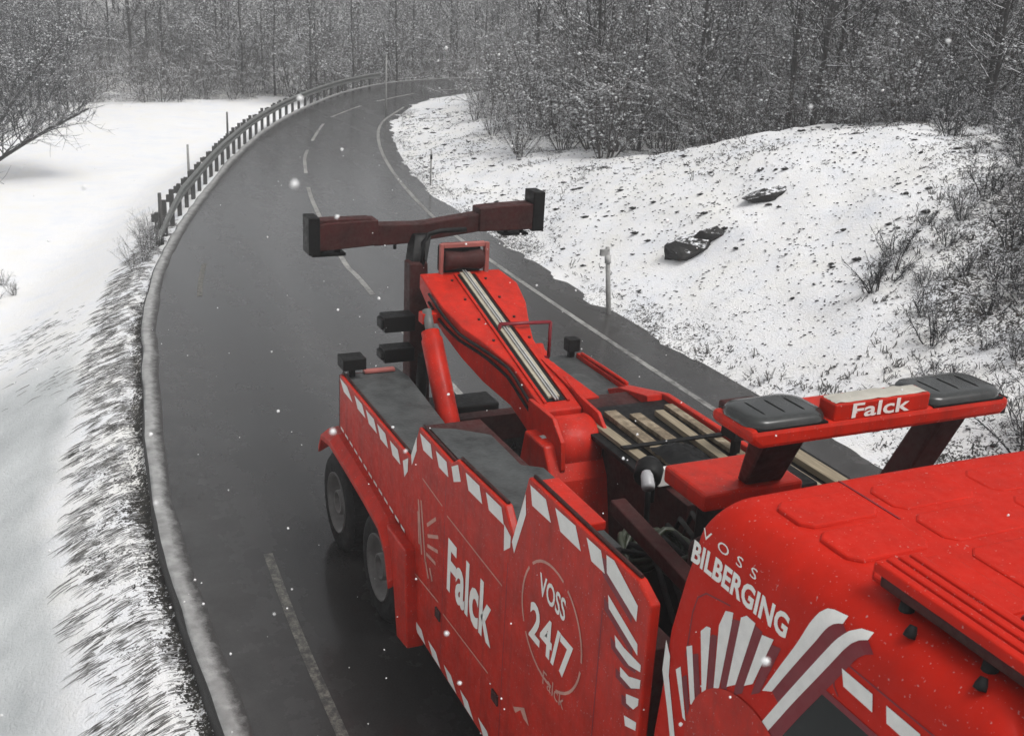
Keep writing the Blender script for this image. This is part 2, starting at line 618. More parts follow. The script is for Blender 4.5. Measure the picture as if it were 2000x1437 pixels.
def grid_mesh(name, xs, ys, mat):
    XX, YY = np.meshgrid(xs, ys, indexing='ij')
    z, bare, _, _ = ground(XX, YY)
    co = np.stack([XX, YY, z], -1).reshape(-1, 3)
    ny = len(ys)
    i, j = np.meshgrid(np.arange(len(xs) - 1), np.arange(ny - 1), indexing='ij')
    a = (i * ny + j).ravel()
    F = np.stack([a, a + ny, a + ny + 1, a + 1], 1)
    me = bpy.data.meshes.new(name)
    me.vertices.add(len(co))
    me.vertices.foreach_set('co', co.ravel())
    me.loops.add(F.size)
    me.loops.foreach_set('vertex_index', F.ravel())
    me.polygons.add(len(F))
    me.polygons.foreach_set('loop_start', np.arange(0, F.size, 4))
    me.polygons.foreach_set('use_smooth', np.ones(len(F), bool))
    me.update()
    _, _, dl, _ = ground(XX, YY)
    ice = smooth(.85, 1.25, dl + .3 * fbm(XX, YY, 1.2)) * smooth(-10.5, -7.5, XX + .8 * fbm(XX, YY, 2.0)) * (1 - smooth(9, 14, dl))
    ai = me.attributes.new('ice', 'FLOAT', 'POINT')
    ai.data.foreach_set('value', ice.ravel().astype(np.float32))
    at = me.attributes.new('bare', 'FLOAT', 'POINT')
    at.data.foreach_set('value', bare.ravel().astype(np.float32))
    me.materials.append(mat)
    o = bpy.data.objects.new(name, me)
    COL.objects.link(o)
    return o


xs = axis_pts(-400, 160, -48, 9, .26, 1.12)
ys = axis_pts(-300, 300, -9, 24, .22, 1.12)
tag(grid_mesh('snowy_ground', xs, ys, M['snow']), kind='structure')


def strip(name, pa, pb, z, mat, n=2, kind='structure', skirt=0):
    """sheet between two polylines resampled to the same count"""
    def rs(pl, N):
        d = np.r_[0, np.cumsum(np.linalg.norm(np.diff(pl, axis=0), axis=1))]
        t = np.linspace(0, d[-1], N)
        return np.stack([np.interp(t, d, pl[:, 0]), np.interp(t, d, pl[:, 1])], 1)
    N = 260
    A, B_ = rs(pa, N), rs(pb, N)
    mb = MB()
    vs, fs = [], []
    for i in range(N):
        for k in range(n):
            q = A[i] * (1 - k / (n - 1)) + B_[i] * k / (n - 1)
            vs.append((q[0], q[1], z))
    for i in range(N - 1):
        for k in range(n - 1):
            fs.append((i * n + k, (i + 1) * n + k, (i + 1) * n + k + 1, i * n + k + 1))
    mb.add(vs, fs, True)
    o = mb.build(name, mat, fixn=False)
    la = o.data.attributes.new('lane', 'FLOAT', 'POINT')
    la.data.foreach_set('value', np.tile(np.linspace(0, 1, n).astype(np.float32), N))
    return tag(o, kind=kind)


tag(strip('road', LEFT, RIGHT, 0.0, 'asphalt', 6))


def offset(pl, d):
    """positive to the right of travel"""
    t = np.gradient(pl, axis=0)
    t /= np.linalg.norm(t, axis=1)[:, None]
    nrm = np.stack([t[:, 1], -t[:, 0]], 1)
    return pl + nrm * d


def marking(mb, pl, wd, z=.004):
    n = len(pl)
    a, b = offset(pl, -wd / 2), offset(pl, wd / 2)
    vs = [(q[0], q[1], z) for q in a] + [(q[0], q[1], z) for q in b]
    mb.add(vs, [(i, n + i, n + i + 1, i + 1) for i in range(n - 1)])


RL = polyline([(30, 6.2), (12, 5.05), (4, 4.75), (-2.81, 4.72), (-11.01, 4.95), (-15.18, 5.25), (-20.87, 6.17), (-26.45, 7.49), (-31.31, 9.15), (-36, 11.6)])
mb = MB()
marking(mb, RL, .10)
tag(mb.build('road_edge_line', 'roadpaint', fixn=False), kind='structure')
CE = polyline([(20, 2.2), (8, 1.75), (-.0, 1.5), (-5, 1.62), (-10.19, 1.98), (-11.87, 2.1), (-17.71, 3.0), (-22.01, 3.92), (-25.13, 4.76), (-31.41, 7.0), (-34.28, 8.5), (-38, 11.1), (-42, 15), (-44.5, 20)], .2)
mb = MB()
cd = np.r_[0, np.cumsum(np.linalg.norm(np.diff(CE, axis=0), axis=1))]
anchor = cd[np.argmin(np.abs(CE[:, 0] + 9.9))]
for k in range(-3, 8):
    s0 = anchor - .7 + k * 6.1
    sel = (cd >= s0) & (cd <= s0 + 4.3)
    if sel.sum() > 2:
        marking(mb, CE[sel], .10)
tag(mb.build('road_centre_line', 'roadpaint', fixn=False), kind='structure')
LL_ = polyline([(14, -1.55), (6, -1.9), (1.92, -1.94), (-.59, -1.86), (-4.5, -1.62), (-10.45, -.89), (-16, .55), (-22, 2.4)], .2)
mb = MB()
ld = np.r_[0, np.cumsum(np.linalg.norm(np.diff(LL_, axis=0), axis=1))]
for (x0, x1) in ((6.5, 4.2), (2.6, -.75), (-9.7, -12.2)):
    sel = (LL_[:, 0] <= x0) & (LL_[:, 0] >= x1)
    if sel.sum() > 2:
        marking(mb, LL_[sel], .09)
tag(mb.build('road_shoulder_line', 'roadpaint_old', fixn=False), kind='structure')

# low concrete edge kerb on the left
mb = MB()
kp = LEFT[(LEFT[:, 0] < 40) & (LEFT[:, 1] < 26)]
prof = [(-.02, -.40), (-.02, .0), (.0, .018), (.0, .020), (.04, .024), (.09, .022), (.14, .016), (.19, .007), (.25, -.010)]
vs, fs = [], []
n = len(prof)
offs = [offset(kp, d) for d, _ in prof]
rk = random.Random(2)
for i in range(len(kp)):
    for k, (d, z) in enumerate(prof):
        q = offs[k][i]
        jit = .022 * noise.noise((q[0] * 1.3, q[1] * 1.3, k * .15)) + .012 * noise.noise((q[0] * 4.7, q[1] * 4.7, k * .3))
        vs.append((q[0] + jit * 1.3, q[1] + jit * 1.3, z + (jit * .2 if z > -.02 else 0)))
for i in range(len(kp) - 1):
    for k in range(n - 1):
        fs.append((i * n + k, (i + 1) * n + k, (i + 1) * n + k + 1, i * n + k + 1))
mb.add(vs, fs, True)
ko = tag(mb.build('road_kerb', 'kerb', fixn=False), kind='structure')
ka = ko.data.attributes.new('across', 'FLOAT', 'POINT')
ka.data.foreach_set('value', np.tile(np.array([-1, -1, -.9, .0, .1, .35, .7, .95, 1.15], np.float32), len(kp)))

# ------------------------------------------------------------------ guardrail along the outer bend
gr = thing('guardrail', (-14, -.9, 0), 'grey steel guardrail on close-set dark posts round the outer edge of the bend', 'guardrail')
gp = LEFT[(LEFT[:, 0] < -13.6) & (LEFT[:, 1] < 13.8)]
beam = [(-.10, .40), (-.06, .44), (-.06, .50), (-.12, .545), (-.06, .59), (-.06, .66), (-.10, .70), (-.13, .70), (-.09, .655), (-.09, .60), (-.15, .545), (-.09, .495), (-.09, .445), (-.13, .40)]
mb = MB()
n = len(beam)
offs = [offset(gp, d - .05) for d, _ in beam]
vs = []
for i in range(len(gp)):
    ease = min(1, i / 9)
    for k, (d, z) in enumerate(beam):
        q = offs[k][i]
        vs.append((q[0], q[1], (z - .06) * .80 * (.35 + .65 * ease)))
fs = [(i * n + k, (i + 1) * n + k, (i + 1) * n + (k + 1) % n, i * n + (k + 1) % n) for i in range(len(gp) - 1) for k in range(n)]
mb.add(vs, fs)
mb.build('rail_beam', 'rail', gr)
gd = np.r_[0, np.cumsum(np.linalg.norm(np.diff(gp, axis=0), axis=1))]
po = offset(gp, -.26)
rr_ = random.Random(8)
s = .7
while s < gd[-1]:
    x, y = np.interp(s, gd, po[:, 0]), np.interp(s, gd, po[:, 1])
    i = int(np.searchsorted(gd, s))
    ang = math.atan2(gp[min(i + 1, len(gp) - 1)][1] - gp[i - 1][1], gp[min(i + 1, len(gp) - 1)][0] - gp[i - 1][0])
    h = .52 + rr_.uniform(-.03, .08)
    m_ = Matrix.Translation((x, y, 0)) @ Matrix.Rotation(ang + rr_.uniform(-.1, .1), 4, 'Z') @ Matrix.Rotation(rr_.uniform(-.05, .05), 4, 'Y')
    b = MB()
    b.box((-.045, -.045, -.9), (.045, .045, h), m_)
    b.box((-.04, .045, .32), (.04, .11, .48), m_)
    b.build('post', 'postdark', gr)
    s += 1.02

# snow poles beside the guardrail and guide posts on the right verge
def marker(name, x, y, z0, h, r, mat, label, cat, lean=(0, 0), band=None, arm=False):
    t = thing(name, (x, y, z0), label, cat)
    top = Vector((x + lean[0], y + lean[1], z0 + h))
    b0 = Vector((x, y, z0 - .25))
    MB().tube([b0, b0.lerp(top, .5), top], [r, r, r * .8], 8).build('pole', mat, t)
    if band:
        a = b0.lerp(top, .80)
        c_ = b0.lerp(top, .90)
        MB().tube([a, c_], r * 1.25, 8).build('reflector', band, t)
    if arm:
        a = b0.lerp(top, .93)
        MB().box((a.x - .03, a.y - .14, a.z - .05), (a.x + .03, a.y + .02, a.z + .06)).build('cap', mat, t)
    return t


marker('snow_pole', -14.5, -.85 - .15, -.25, 1.15, .045, 'postdark', 'short dark pole at the near end of the guardrail', 'pole')
marker('snow_pole', -20.2, .45, -.2, 1.2, .035, 'postmat', 'pale grey pole behind the first stretch of guardrail', 'pole')
marker('snow_pole', -27.0, 2.7, -.2, 1.15, .035, 'postdark', 'thin dark pole behind the middle of the guardrail', 'pole')
marker('guide_post', -7.03, 5.5, 0, 1.13, .045, 'postmat', 'leaning pale grey guide post on the right verge near the truck', 'guide post', (-.30, .02), 'steel', True)
marker('guide_post', -18.88, 6.52, 0, .98, .026, 'postmat', 'thin upright guide post on the snowy inner verge of the bend', 'guide post', (0, 0), 'black')
marker('guide_post', -33.2, 9.9, 0, 2.3, .035, 'postmat', 'tall thin marker pole far off at the inner edge of the bend', 'guide post')


# ------------------------------------------------------------------ rocks in the bank
def rock(x, y, size, label, seed):
    rs = random.Random(seed)
    bm = bmesh.new()
    for part in range(2):
        vv = []
        for _ in range(15):
            d = Vector((rs.gauss(0, 1), rs.gauss(0, 1), rs.gauss(0, .8))).normalized()
            vv.append(bm.verts.new(d * rs.uniform(.75, 1.05) * (1 if part == 0 else .6) + Vector((0, .5, .25)) * part))
        ret = bmesh.ops.convex_hull(bm, input=vv)
        bmesh.ops.delete(bm, geom=[e for e in ret['geom_interior'] if isinstance(e, bmesh.types.BMVert)], context='VERTS')
    bmesh.ops.triangulate(bm, faces=bm.faces[:])
    bmesh.ops.subdivide_edges(bm, edges=bm.edges[:], cuts=2, use_grid_fill=True)
    for v in bm.verts:
        v.co += v.co.normalized() * .09 * noise.noise(v.co * 2.6 + Vector((seed, 0, 0))) + v.co.normalized() * .05 * noise.noise(v.co * 7)
    me = bpy.data.meshes.new('rock')
    bm.to_mesh(me)
    bm.free()
    me.materials.append(M['rock'])
    o = bpy.data.objects.new('rock', me)
    COL.objects.link(o)
    o.location = (x, y, gz(x, y) + size[2] * .12)
    o.scale = size
    return tag(o, label, 'rock')


r1 = rock(-7.7, 7.5, (.40, .60, .36), 'large dark bare rock in the middle of the snowy bank', 4)
r1.rotation_euler = (.32, -.15, -.42)
r2 = rock(-7.8, 9.0, (.26, .52, .22), 'smaller dark rock higher up the snowy bank', 9)
r2.rotation_euler = (.2, -.1, -.45)

# ------------------------------------------------------------------ loose cover on the verges
def seg_mesh(P0, P1, R0, R1, sides=3):
    P0, P1 = np.asarray(P0, float), np.asarray(P1, float)
    R0, R1 = np.asarray(R0, float), np.asarray(R1, float)
    d = P1 - P0
    d /= np.linalg.norm(d, axis=1)[:, None] + 1e-9
    up = np.where(np.abs(d[:, 2:3]) < .95, np.array([[0, 0, 1.]]), np.array([[1., 0, 0]]))
    a = np.cross(d, up)
    a /= np.linalg.norm(a, axis=1)[:, None] + 1e-9
    b = np.cross(a, d)
    n = len(P0)
    V = np.empty((n, 2 * sides, 3))
    for k in range(sides):
        t = 2 * math.pi * k / sides + math.pi / 2
        o = a * math.cos(t) + b * math.sin(t)
        V[:, k] = P0 + o * R0[:, None]
        V[:, sides + k] = P1 + o * R1[:, None]
    base = (np.arange(n) * 2 * sides)[:, None]
    F = []
    for k in range(sides):
        k2 = (k + 1) % sides
        F.append(base + np.array([[k2, k, sides + k, sides + k2]]))
    return V.reshape(-1, 3), np.concatenate(F, 1).reshape(-1, 4)


def np_mesh(name, V, F, mat, smooth_=False):
    me = bpy.data.meshes.new(name)
    me.vertices.add(len(V))
    me.vertices.foreach_set('co', np.ascontiguousarray(V, np.float32).ravel())
    me.loops.add(F.size)
    me.loops.foreach_set('vertex_index', np.ascontiguousarray(F, np.int32).ravel())
    me.polygons.add(len(F))
    me.polygons.foreach_set('loop_start', np.arange(0, F.size, F.shape[1]))
    if smooth_:
        me.polygons.foreach_set('use_smooth', np.ones(len(F), bool))
    me.update()
    me.materials.append(M[mat])
    return me


def link_mesh(name, me, parent=None):
    o = bpy.data.objects.new(name, me)
    COL.objects.link(o)
    o.parent = parent
    return o


R = np.random.RandomState(11)
# left bank: dead grass laid over downhill, in clumps
lp = LEFT[(LEFT[:, 0] < 7) & (LEFT[:, 0] > -17)]
lt = np.gradient(lp, axis=0)
lt /= np.linalg.norm(lt, axis=1)[:, None]
ln = np.stack([-lt[:, 1], lt[:, 0]], 1) * 1.0
# outward (left of travel): strands combed straight out, in narrow tufts
ncl = 2600
ii = R.randint(0, len(lp), ncl)
dd = R.rand(ncl) ** 1.1 * .78 + .03
cx = lp[ii, 0] + ln[ii, 0] * dd + R.normal(0, .2, ncl)
cy = lp[ii, 1] + ln[ii, 1] * dd + R.normal(0, .05, ncl)
keep = fbm(cx * 1.3 + 3, cy * .35, .42) > R.uniform(-.65, .45, ncl)
cx, cy, ii = cx[keep], cy[keep], ii[keep]
# a second patch lower down the slope
px_, py_ = R.uniform(-12.5, -7.6, 380), R.uniform(-4.6, -3.0, 380)
pk_ = fbm(px_, py_, .8) > R.uniform(-.1, .6, 380)
px_, py_ = px_[pk_], py_[pk_]
pi_ = np.array([int(np.argmin((lp[:, 0] - a) ** 2 + (lp[:, 1] - b) ** 2)) for a, b in zip(px_, py_)])
cx, cy, ii = np.r_[cx, px_], np.r_[cy, py_], np.r_[ii, pi_]
spread_ = np.r_[np.full(len(cx) - len(px_), .04), np.full(len(px_), .30)]
nb = 5
ta = np.repeat(R.normal(0, .13, len(cx)) + .22, nb)
tl = np.repeat(R.uniform(.07, .30, len(cx)), nb)
bx = np.repeat(cx, nb) + R.normal(0, 1, len(cx) * nb) * np.repeat(spread_, nb)
by = np.repeat(cy, nb) + R.normal(0, .7, len(cx) * nb) * np.repeat(spread_, nb)
bi = np.repeat(ii, nb)
bz, _, bdl, _ = ground(bx, by)
ok = bdl > .03
bx, by, bi, bz, ta, tl = bx[ok], by[ok], bi[ok], bz[ok], ta[ok], tl[ok]
n = len(bx)
ln_ = tl * R.uniform(.6, 1.1, n)
out = ln[bi] + np.stack([ta + R.normal(0, .07, n), R.normal(0, .05, n)], 1)
out /= np.linalg.norm(out, axis=1)[:, None]
ex, ey = bx + out[:, 0] * ln_, by + out[:, 1] * ln_
ez = ground(ex, ey)[0]
P0 = np.stack([bx, by, bz + .0], 1)
P2 = np.stack([ex, ey, ez + R.uniform(-.02, .02, n)], 1)
P1 = (P0 + P2) / 2 + np.array([[0, 0, 1.]]) * (ln_ * R.uniform(.02, .07, n))[:, None]
rad = R.uniform(.002, .0048, n)
V1, F1 = seg_mesh(P0, P1, rad, rad)
V2, F2 = seg_mesh(P1, P2, rad, rad * .4)
o = link_mesh('bank_grass', np_mesh('bank_grass', np.r_[V1, V2], np.r_[F1, F2 + len(V1)], 'grass'))
tag(o, 'dead grass bent downhill through the snow outside the kerb', 'grass', kind='stuff')

# right bank: short dead stalks and heather poking through the snow
n = 22000
rx = R.uniform(-34, 3, n)
ry = R.uniform(5.3, 19, n)
z, bare, dl, dr = ground(rx, ry)
kp_ = (dr > .12) & (dr < 10) & ((fbm(rx + 2, ry, 1.3) > .12 + R.rand(n) * .3) | (dr < R.rand(n) * .8) | (ry > 5.3 - rx - R.rand(n)))
rx, ry, z = rx[kp_], ry[kp_], z[kp_]
n = len(rx)
h = R.uniform(.02, .07, n) * (1 + (R.rand(n) < .04) * 2.0 + 1.2 * (rx > -5) * R.rand(n))
Vs, Fs, off = [], [], 0
for k in range(4):
    P0 = np.stack([rx + R.normal(0, .03, n), ry + R.normal(0, .03, n), z - .02], 1)
    P1 = P0 + np.stack([R.normal(0, .05, n), R.normal(0, .05, n), h * R.uniform(.5, 1.1, n)], 1)
    r_ = R.uniform(.005, .013, n)
    V_, F_ = seg_mesh(P0, P1, r_, r_ * .5)
    Vs.append(V_)
    Fs.append(F_ + off)
    off += len(V_)
o = link_mesh('bank_stalks', np_mesh('bank_stalks', np.concatenate(Vs), np.concatenate(Fs), 'grass'))
tag(o, 'short dead stalks poking through the snow on the right bank', 'ground cover', kind='stuff')
# small dark clods and stones
n = 30000
rx = R.uniform(-33, 3, n)
ry = R.uniform(5.3, 18, n)
z, bare, dl, dr = ground(rx, ry)
kp_ = (dr > .2) & (dr < 9)
rx, ry, z = rx[kp_], ry[kp_], z[kp_]
n = len(rx)
oct_ = np.array([(1, 0, 0), (0, 1, 0), (-1, 0, 0), (0, -1, 0), (0, 0, 1), (0, 0, -1)], float)
of = np.array([(0, 1, 4), (1, 2, 4), (2, 3, 4), (3, 0, 4), (1, 0, 5), (2, 1, 5), (3, 2, 5), (0, 3, 5)])
kp2 = fbm(rx + 31, ry + 4, 1.6) > R.uniform(-.75, .45, n)
rx, ry, z = rx[kp2], ry[kp2], z[kp2]
n = len(rx)
sz = R.uniform(.006, .022, n) * (1 + 2.2 * (R.rand(n) < .035))
V_ = oct_[None] * (sz[:, None, None] * R.uniform(.6, 1.3, (n, 6, 1))) * np.array([[[1, 1.9, .6]]])
V_ = V_ + np.stack([rx, ry, z + .01], 1)[:, None, :]
F_ = (of[None] + (np.arange(n) * 6)[:, None, None]).reshape(-1, 3)
o = link_mesh('bank_stones', np_mesh('bank_stones', V_.reshape(-1, 3), F_, 'rock'))
tag(o, 'small dark stones and clods scattered over the snowy right bank', 'stones', kind='stuff')


# ------------------------------------------------------------------ trees and bushes
def tree_parts(seed, H, spread=1.0, nl=26, low=.12, twig_r=.010, lean=(0, 0), up=.55, sub=4, thick=1.0):
    r = np.random.RandomState(seed)
    segs = []
    npt = 9
    t = np.linspace(0, 1, npt)
    wob = np.cumsum(r.normal(0, .035 * H / 8, (npt, 2)), 0)
    tp = np.stack([wob[:, 0] + lean[0] * t ** 1.2, wob[:, 1] + lean[1] * t ** 1.2, t * H - .35 * (t == 0)], 1)
    tr = (.0072 * H * (1 - t) ** .8 + .010) * thick
    trunk = MB().tube(tp, list(tr), 7, caps=False)

    def at(u):
        return np.array([np.interp(u, t, tp[:, k]) for k in range(3)]), np.interp(u, t, tr)

    def grow(p, d, length, rad, lvl):
        nseg = 3 if lvl < 2 else 2
        pts = [p]
        for i in range(nseg):
            d = d + r.normal(0, .16, 3) + np.array([0, 0, .10])
            d /= np.linalg.norm(d)
            pts.append(pts[-1] + d * length / nseg)
        for i in range(nseg):
            segs.append((pts[i], pts[i + 1], rad * (1 - i / nseg * .6), rad * (1 - (i + 1) / nseg * .6)))
        if lvl >= 3:
            return
        cnt = (8, sub + 2, sub)[lvl - 1] if lvl else 0
        cnt = {1: 7, 2: sub}[lvl]
        for j in range(cnt):
            u = r.uniform(.2, 1.0)
            q = u * nseg
            i = min(nseg - 1, int(q))
            pp = pts[i] + (pts[i + 1] - pts[i]) * (q - i)
            dd_ = (pts[i + 1] - pts[i])
            dd_ = dd_ / np.linalg.norm(dd_) + r.normal(0, .65, 3) + np.array([0, 0, .15])
            dd_ /= np.linalg.norm(dd_)
            grow(pp, dd_, length * r.uniform(.28, .55), max(twig_r * .6, rad * .5), lvl + 1)

    for k in range(nl):
        u = low + (1 - low) * (k + r.rand()) / nl
        p, rad = at(u * .97)
        a = k * 2.4 + r.normal(0, .5)
        el = up + r.normal(0, .2)
        d = np.array([math.cos(a) * math.cos(el), math.sin(a) * math.cos(el), math.sin(el)])
        L = spread * H * (.30 * (1 - u) + .09) * r.uniform(.7, 1.3)
        grow(p, d, L, max(twig_r, rad * .42), 1)
    P0, P1, R0, R1 = (np.array(x) for x in zip(*segs))
    return trunk, seg_mesh(P0, P1, R0, R1)


def clump_mesh(V_, F_, n, s0, s1, seed):
    r = np.random.RandomState(seed)
    c = V_.reshape(-1, 6, 3)
    k = r.randint(0, len(c), n)
    t = r.rand(n)[:, None]
    p = c[k, :3].mean(1) * (1 - t) + c[k, 3:].mean(1) * t
    p = p[p[:, 2] > .1]
    n = len(p)
    sz = r.uniform(s0, s1, n)
    V = OCT[None] * sz[:, None, None] * r.uniform(.6, 1.3, (n, 6, 1)) * np.array([[[1.2, 1.2, .7]]]) + p[:, None, :]
    return np_mesh('snow_clumps', V.reshape(-1, 3), (OCF[None] + (np.arange(n) * 6)[:, None, None]).reshape(-1, 3), 'clump')


OCT = np.array([(1, 0, 0), (0, 1, 0), (-1, 0, 0), (0, -1, 0), (0, 0, 1), (0, 0, -1)], float)
OCF = np.array([(0, 1, 4), (1, 2, 4), (2, 3, 4), (3, 0, 4), (1, 0, 5), (2, 1, 5), (3, 2, 5), (0, 3, 5)])


def make_tree(seed, H, label, group, twigm='twig', **kw):
    t = thing('birch_tree', (0, 0, 0), label, 'tree', group)
    trunk, (V_, F_) = tree_parts(seed, H, **kw)
    trunk.build('trunk', 'bark', t, fixn=False)
    link_mesh('crown', np_mesh('crown', V_, F_, twigm), t)
    link_mesh('snow_clumps', clump_mesh(V_, F_, 1000, .014, .046, seed), t)['kind'] = 'stuff'
    return t


def bush_mesh(seed, H, n=13, twig_r=.007):
    r = np.random.RandomState(seed)
    st, segs = MB(), []
    for k in range(n):
        a = r.uniform(0, 6.28)
        el = r.uniform(.85, 1.45)
        d = np.array([math.cos(a) * math.cos(el), math.sin(a) * math.cos(el), math.sin(el)])
        L = H * r.uniform(.6, 1.05)
        p = np.array([math.cos(a) * .12, math.sin(a) * .12, -.15])
        pts = [p]
        for i in range(4):
            d = d + r.normal(0, .12, 3)
            d /= np.linalg.norm(d)
            pts.append(pts[-1] + d * L / 4)
        st.tube(pts, [.018, .015, .012, .009, .005], 4, caps=False)
        for j in range(13):
            u = r.uniform(.15, 1) * 4
            i = min(3, int(u))
            pp = pts[i] + (pts[i + 1] - pts[i]) * (u - i)
            dd_ = d + r.normal(0, .6, 3)
            dd_ /= np.linalg.norm(dd_)
            e = pp + dd_ * L * r.uniform(.12, .34)
            segs.append((pp, e, twig_r, twig_r * .7))
            for q in range(4):
                p2 = pp + (e - pp) * r.uniform(.3, 1)
                d2 = dd_ + r.normal(0, .7, 3)
                d2 /= np.linalg.norm(d2)
                segs.append((p2, p2 + d2 * L * r.uniform(.06, .16), twig_r * .7, twig_r * .45))
    P0, P1, R0, R1 = (np.array(x) for x in zip(*segs))
    return st, seg_mesh(P0, P1, R0, R1)


def make_bush(seed, H, label, group, mat='brush', name='bare_bush', n=13):
    t = thing(name, (0, 0, 0), label, 'bush', group)
    st, (V_, F_) = bush_mesh(seed, H, n)
    st.build('stems', mat, t, fixn=False)
    link_mesh('twigs', np_mesh('twigs', V_, F_, mat), t)
    link_mesh('snow_clumps', clump_mesh(V_, F_, 230 if name == 'bare_bush' else 60, .014, .045 if name == 'bare_bush' else .024, seed), t)['kind'] = 'stuff'
    return t


GB = 'bare trees in the dense wood behind the bend'
GF = 'bare trees beyond the snow field'
GR = 'bare trees on top of the right bank'
LB = 'bare grey snow-dusted tree in the dense wood behind the bend'
LF = 'bare grey snow-dusted tree beyond the flat snow field'
LR = 'bare grey tree rising from the thicket above the right bank'
protos = [make_tree(100 + i, [8.5, 9.5, 7.5, 10.5, 9, 8][i], LB, GB, spread=[.9, 1, 1.1, .8, 1, 1.2][i], low=[.1, .14, .08, .2, .1, .06][i], twig_r=.010, nl=42, sub=6) for i in range(6)]
used = [False] * len(protos)
rt = random.Random(5)


def put(protos, used, x, y, z, sc, label, group):
    i = rt.randrange(len(protos))
    rz = rt.uniform(0, 6.28)
    if not used[i]:
        used[i] = True
        p = protos[i]
        p.location = (x, y, z)
        p.rotation_euler = (0, 0, rz)
        p.scale = (sc,) * 3
        p['label'] = label
        p['group'] = group
        return p
    return dup(protos[i], (x, y, z), rz, sc, label, group)


def in_view(x, y, z, top):
    d0 = Vector((x, y, z)) - CAM
    dep = d0.dot(Fv)
    if dep < 1:
        return False
    u = d0.dot(Rv) / dep
    return abs(u) < .52


def scatter(n, box, cond, mind, seed):
    rs = random.Random(seed)
    out = []
    tries = 0
    cell = {}
    while len(out) < n and tries < n * 60:
        tries += 1
        x, y = rs.uniform(box[0], box[1]), rs.uniform(box[2], box[3])
        k = (int(x // mind), int(y // mind))
        if any((x - a) ** 2 + (y - b) ** 2 < mind * mind for dx in (-1, 0, 1) for dy in (-1, 0, 1) for a, b in cell.get((k[0] + dx, k[1] + dy), ())):
            continue
        if not in_view(x, y, 0, 8):
            continue
        if cond(x, y):
            out.append((x, y))
            cell.setdefault(k, []).append((x, y))
    zs = ground(np.array([p[0] for p in out]), np.array([p[1] for p in out]))
    return [(p[0], p[1], float(z), float(dl), float(dr)) for p, z, dl, dr in zip(out, zs[0], zs[2], zs[3])]


def crest_w(x):
    return float(np.interp(x, [-60, -34, -20, -16, -11, -6, 8], [5, 5, 4.5, 5.5, 7.2, 8.0, 7]))


# far wood behind the bend and the field
nb_t = 0
for (x, y, z, dl, dr) in scatter(190, (-84, -49, -30, 48), lambda x, y: True, 1.5, 21):
    if dl < 1.6 and dr < 2.0:
        continue
    field = y < 11
    if field and x > -51.5 + (y * .05):
        continue
    put(protos, used, x, y, z, rt.uniform(.75, 1.15), LF if field else LB, GF if field else GB)
    nb_t += 1
# left of the field, closer
for (x, y, z, dl, dr) in scatter(26, (-51, -36, -22, -5.5), lambda x, y: y < -5.5 - (x + 36) * -.12, 1.7, 22):
    put(protos, used, x, y, z, rt.uniform(.7, 1.0), 'bare grey tree at the left rim of the snow field', 'bare trees at the left rim of the field')
    nb_t += 1
dp = make_tree(140, 8.0, 'x', 'x', 'twigdark', spread=1.3, low=.05, twig_r=.012, nl=48, sub=6)
du = [False]
for (x, y, z, dl, dr) in scatter(15, (-51, -43.5, -10, .2), lambda x, y: y < -1.6 - (x + 45) * .5, 1.1, 27):
    put([dp], du, x, y, z, rt.uniform(.6, .95), 'dark bare tree with snow-laden twigs at the left rim of the field', 'dark trees at the left rim of the field')
# right side, behind the crest
for (x, y, z, dl, dr) in scatter(260, (-48, 2, 9, 60), lambda x, y: True, 1.0, 23):
    cw = crest_w(x)
    if dr < cw + (1.0 if x > -17 else .3):
        continue
    put(protos, used, x, y, z, rt.uniform(.6, 1.0), LR, GR)
    nb_t += 1

# bare bushes: thicket on the right, undergrowth at the edges
GBu = 'bare bushes of the roadside thicket'
LBu = 'bare brown-grey bush in the thicket above the right bank'
bushes = [make_bush(300 + i, [2.4, 3.0, 1.9, 2.6, 3.4][i], LBu, GBu) for i in range(5)]
bused = [False] * 5
nbu = 0
for (x, y, z, dl, dr) in scatter(420, (-45, 1, 9, 48), lambda x, y: True, .6, 31):
    cw = crest_w(x)
    lim = cw - .3 if x > -16 else (2.4 if x > -30 else 2.8)
    if dr < lim or dr > lim + 13:
        continue
    put(bushes, bused, x, y, z, rt.uniform(.7, 1.25) * (.45 + .55 * min(1, (dr - lim) / 2.2)), LBu, GBu)
    nbu += 1
# low scrub on the right end of the bank
scrub = [make_bush(340 + i, [1.1, 1.4, .9][i], 'x', 'x', 'twigdark', 'scrub_clump', 11) for i in range(3)]
sused = [False] * 3
for (x, y, z, dl, dr) in scatter(105, (-9.5, .8, 5.9, 17), lambda x, y: 5.5 - x + 1.2 * math.sin(y * 1.3) < y < 10.5 - x, .38, 35):
    put(scrub, sused, x, y, z, rt.uniform(.28, .8), 'low dark scrub at the right end of the snowy bank', 'low scrub on the right bank')
# hollow on the left bank
for (x, y) in ((-17.2, -4.1), (-16.2, -3.9), (-15.6, -4.3)):
    put(bushes, bused, x, y, gz(x, y), rt.uniform(.16, .24), 'tiny bush poking out of the snow below the left bank', 'tiny bushes below the left bank')
for k, (x, y) in enumerate(((-14.2, -1.35), (-13.5, -1.5), (-14.9, -1.25), (-12.9, -1.75), (-15.8, -1.1))):
    put(bushes, bused, x, y, gz(x, y), rt.uniform(.18, .30), 'small dry weed clump at the end of the guardrail', 'dry weeds at the end of the guardrail')

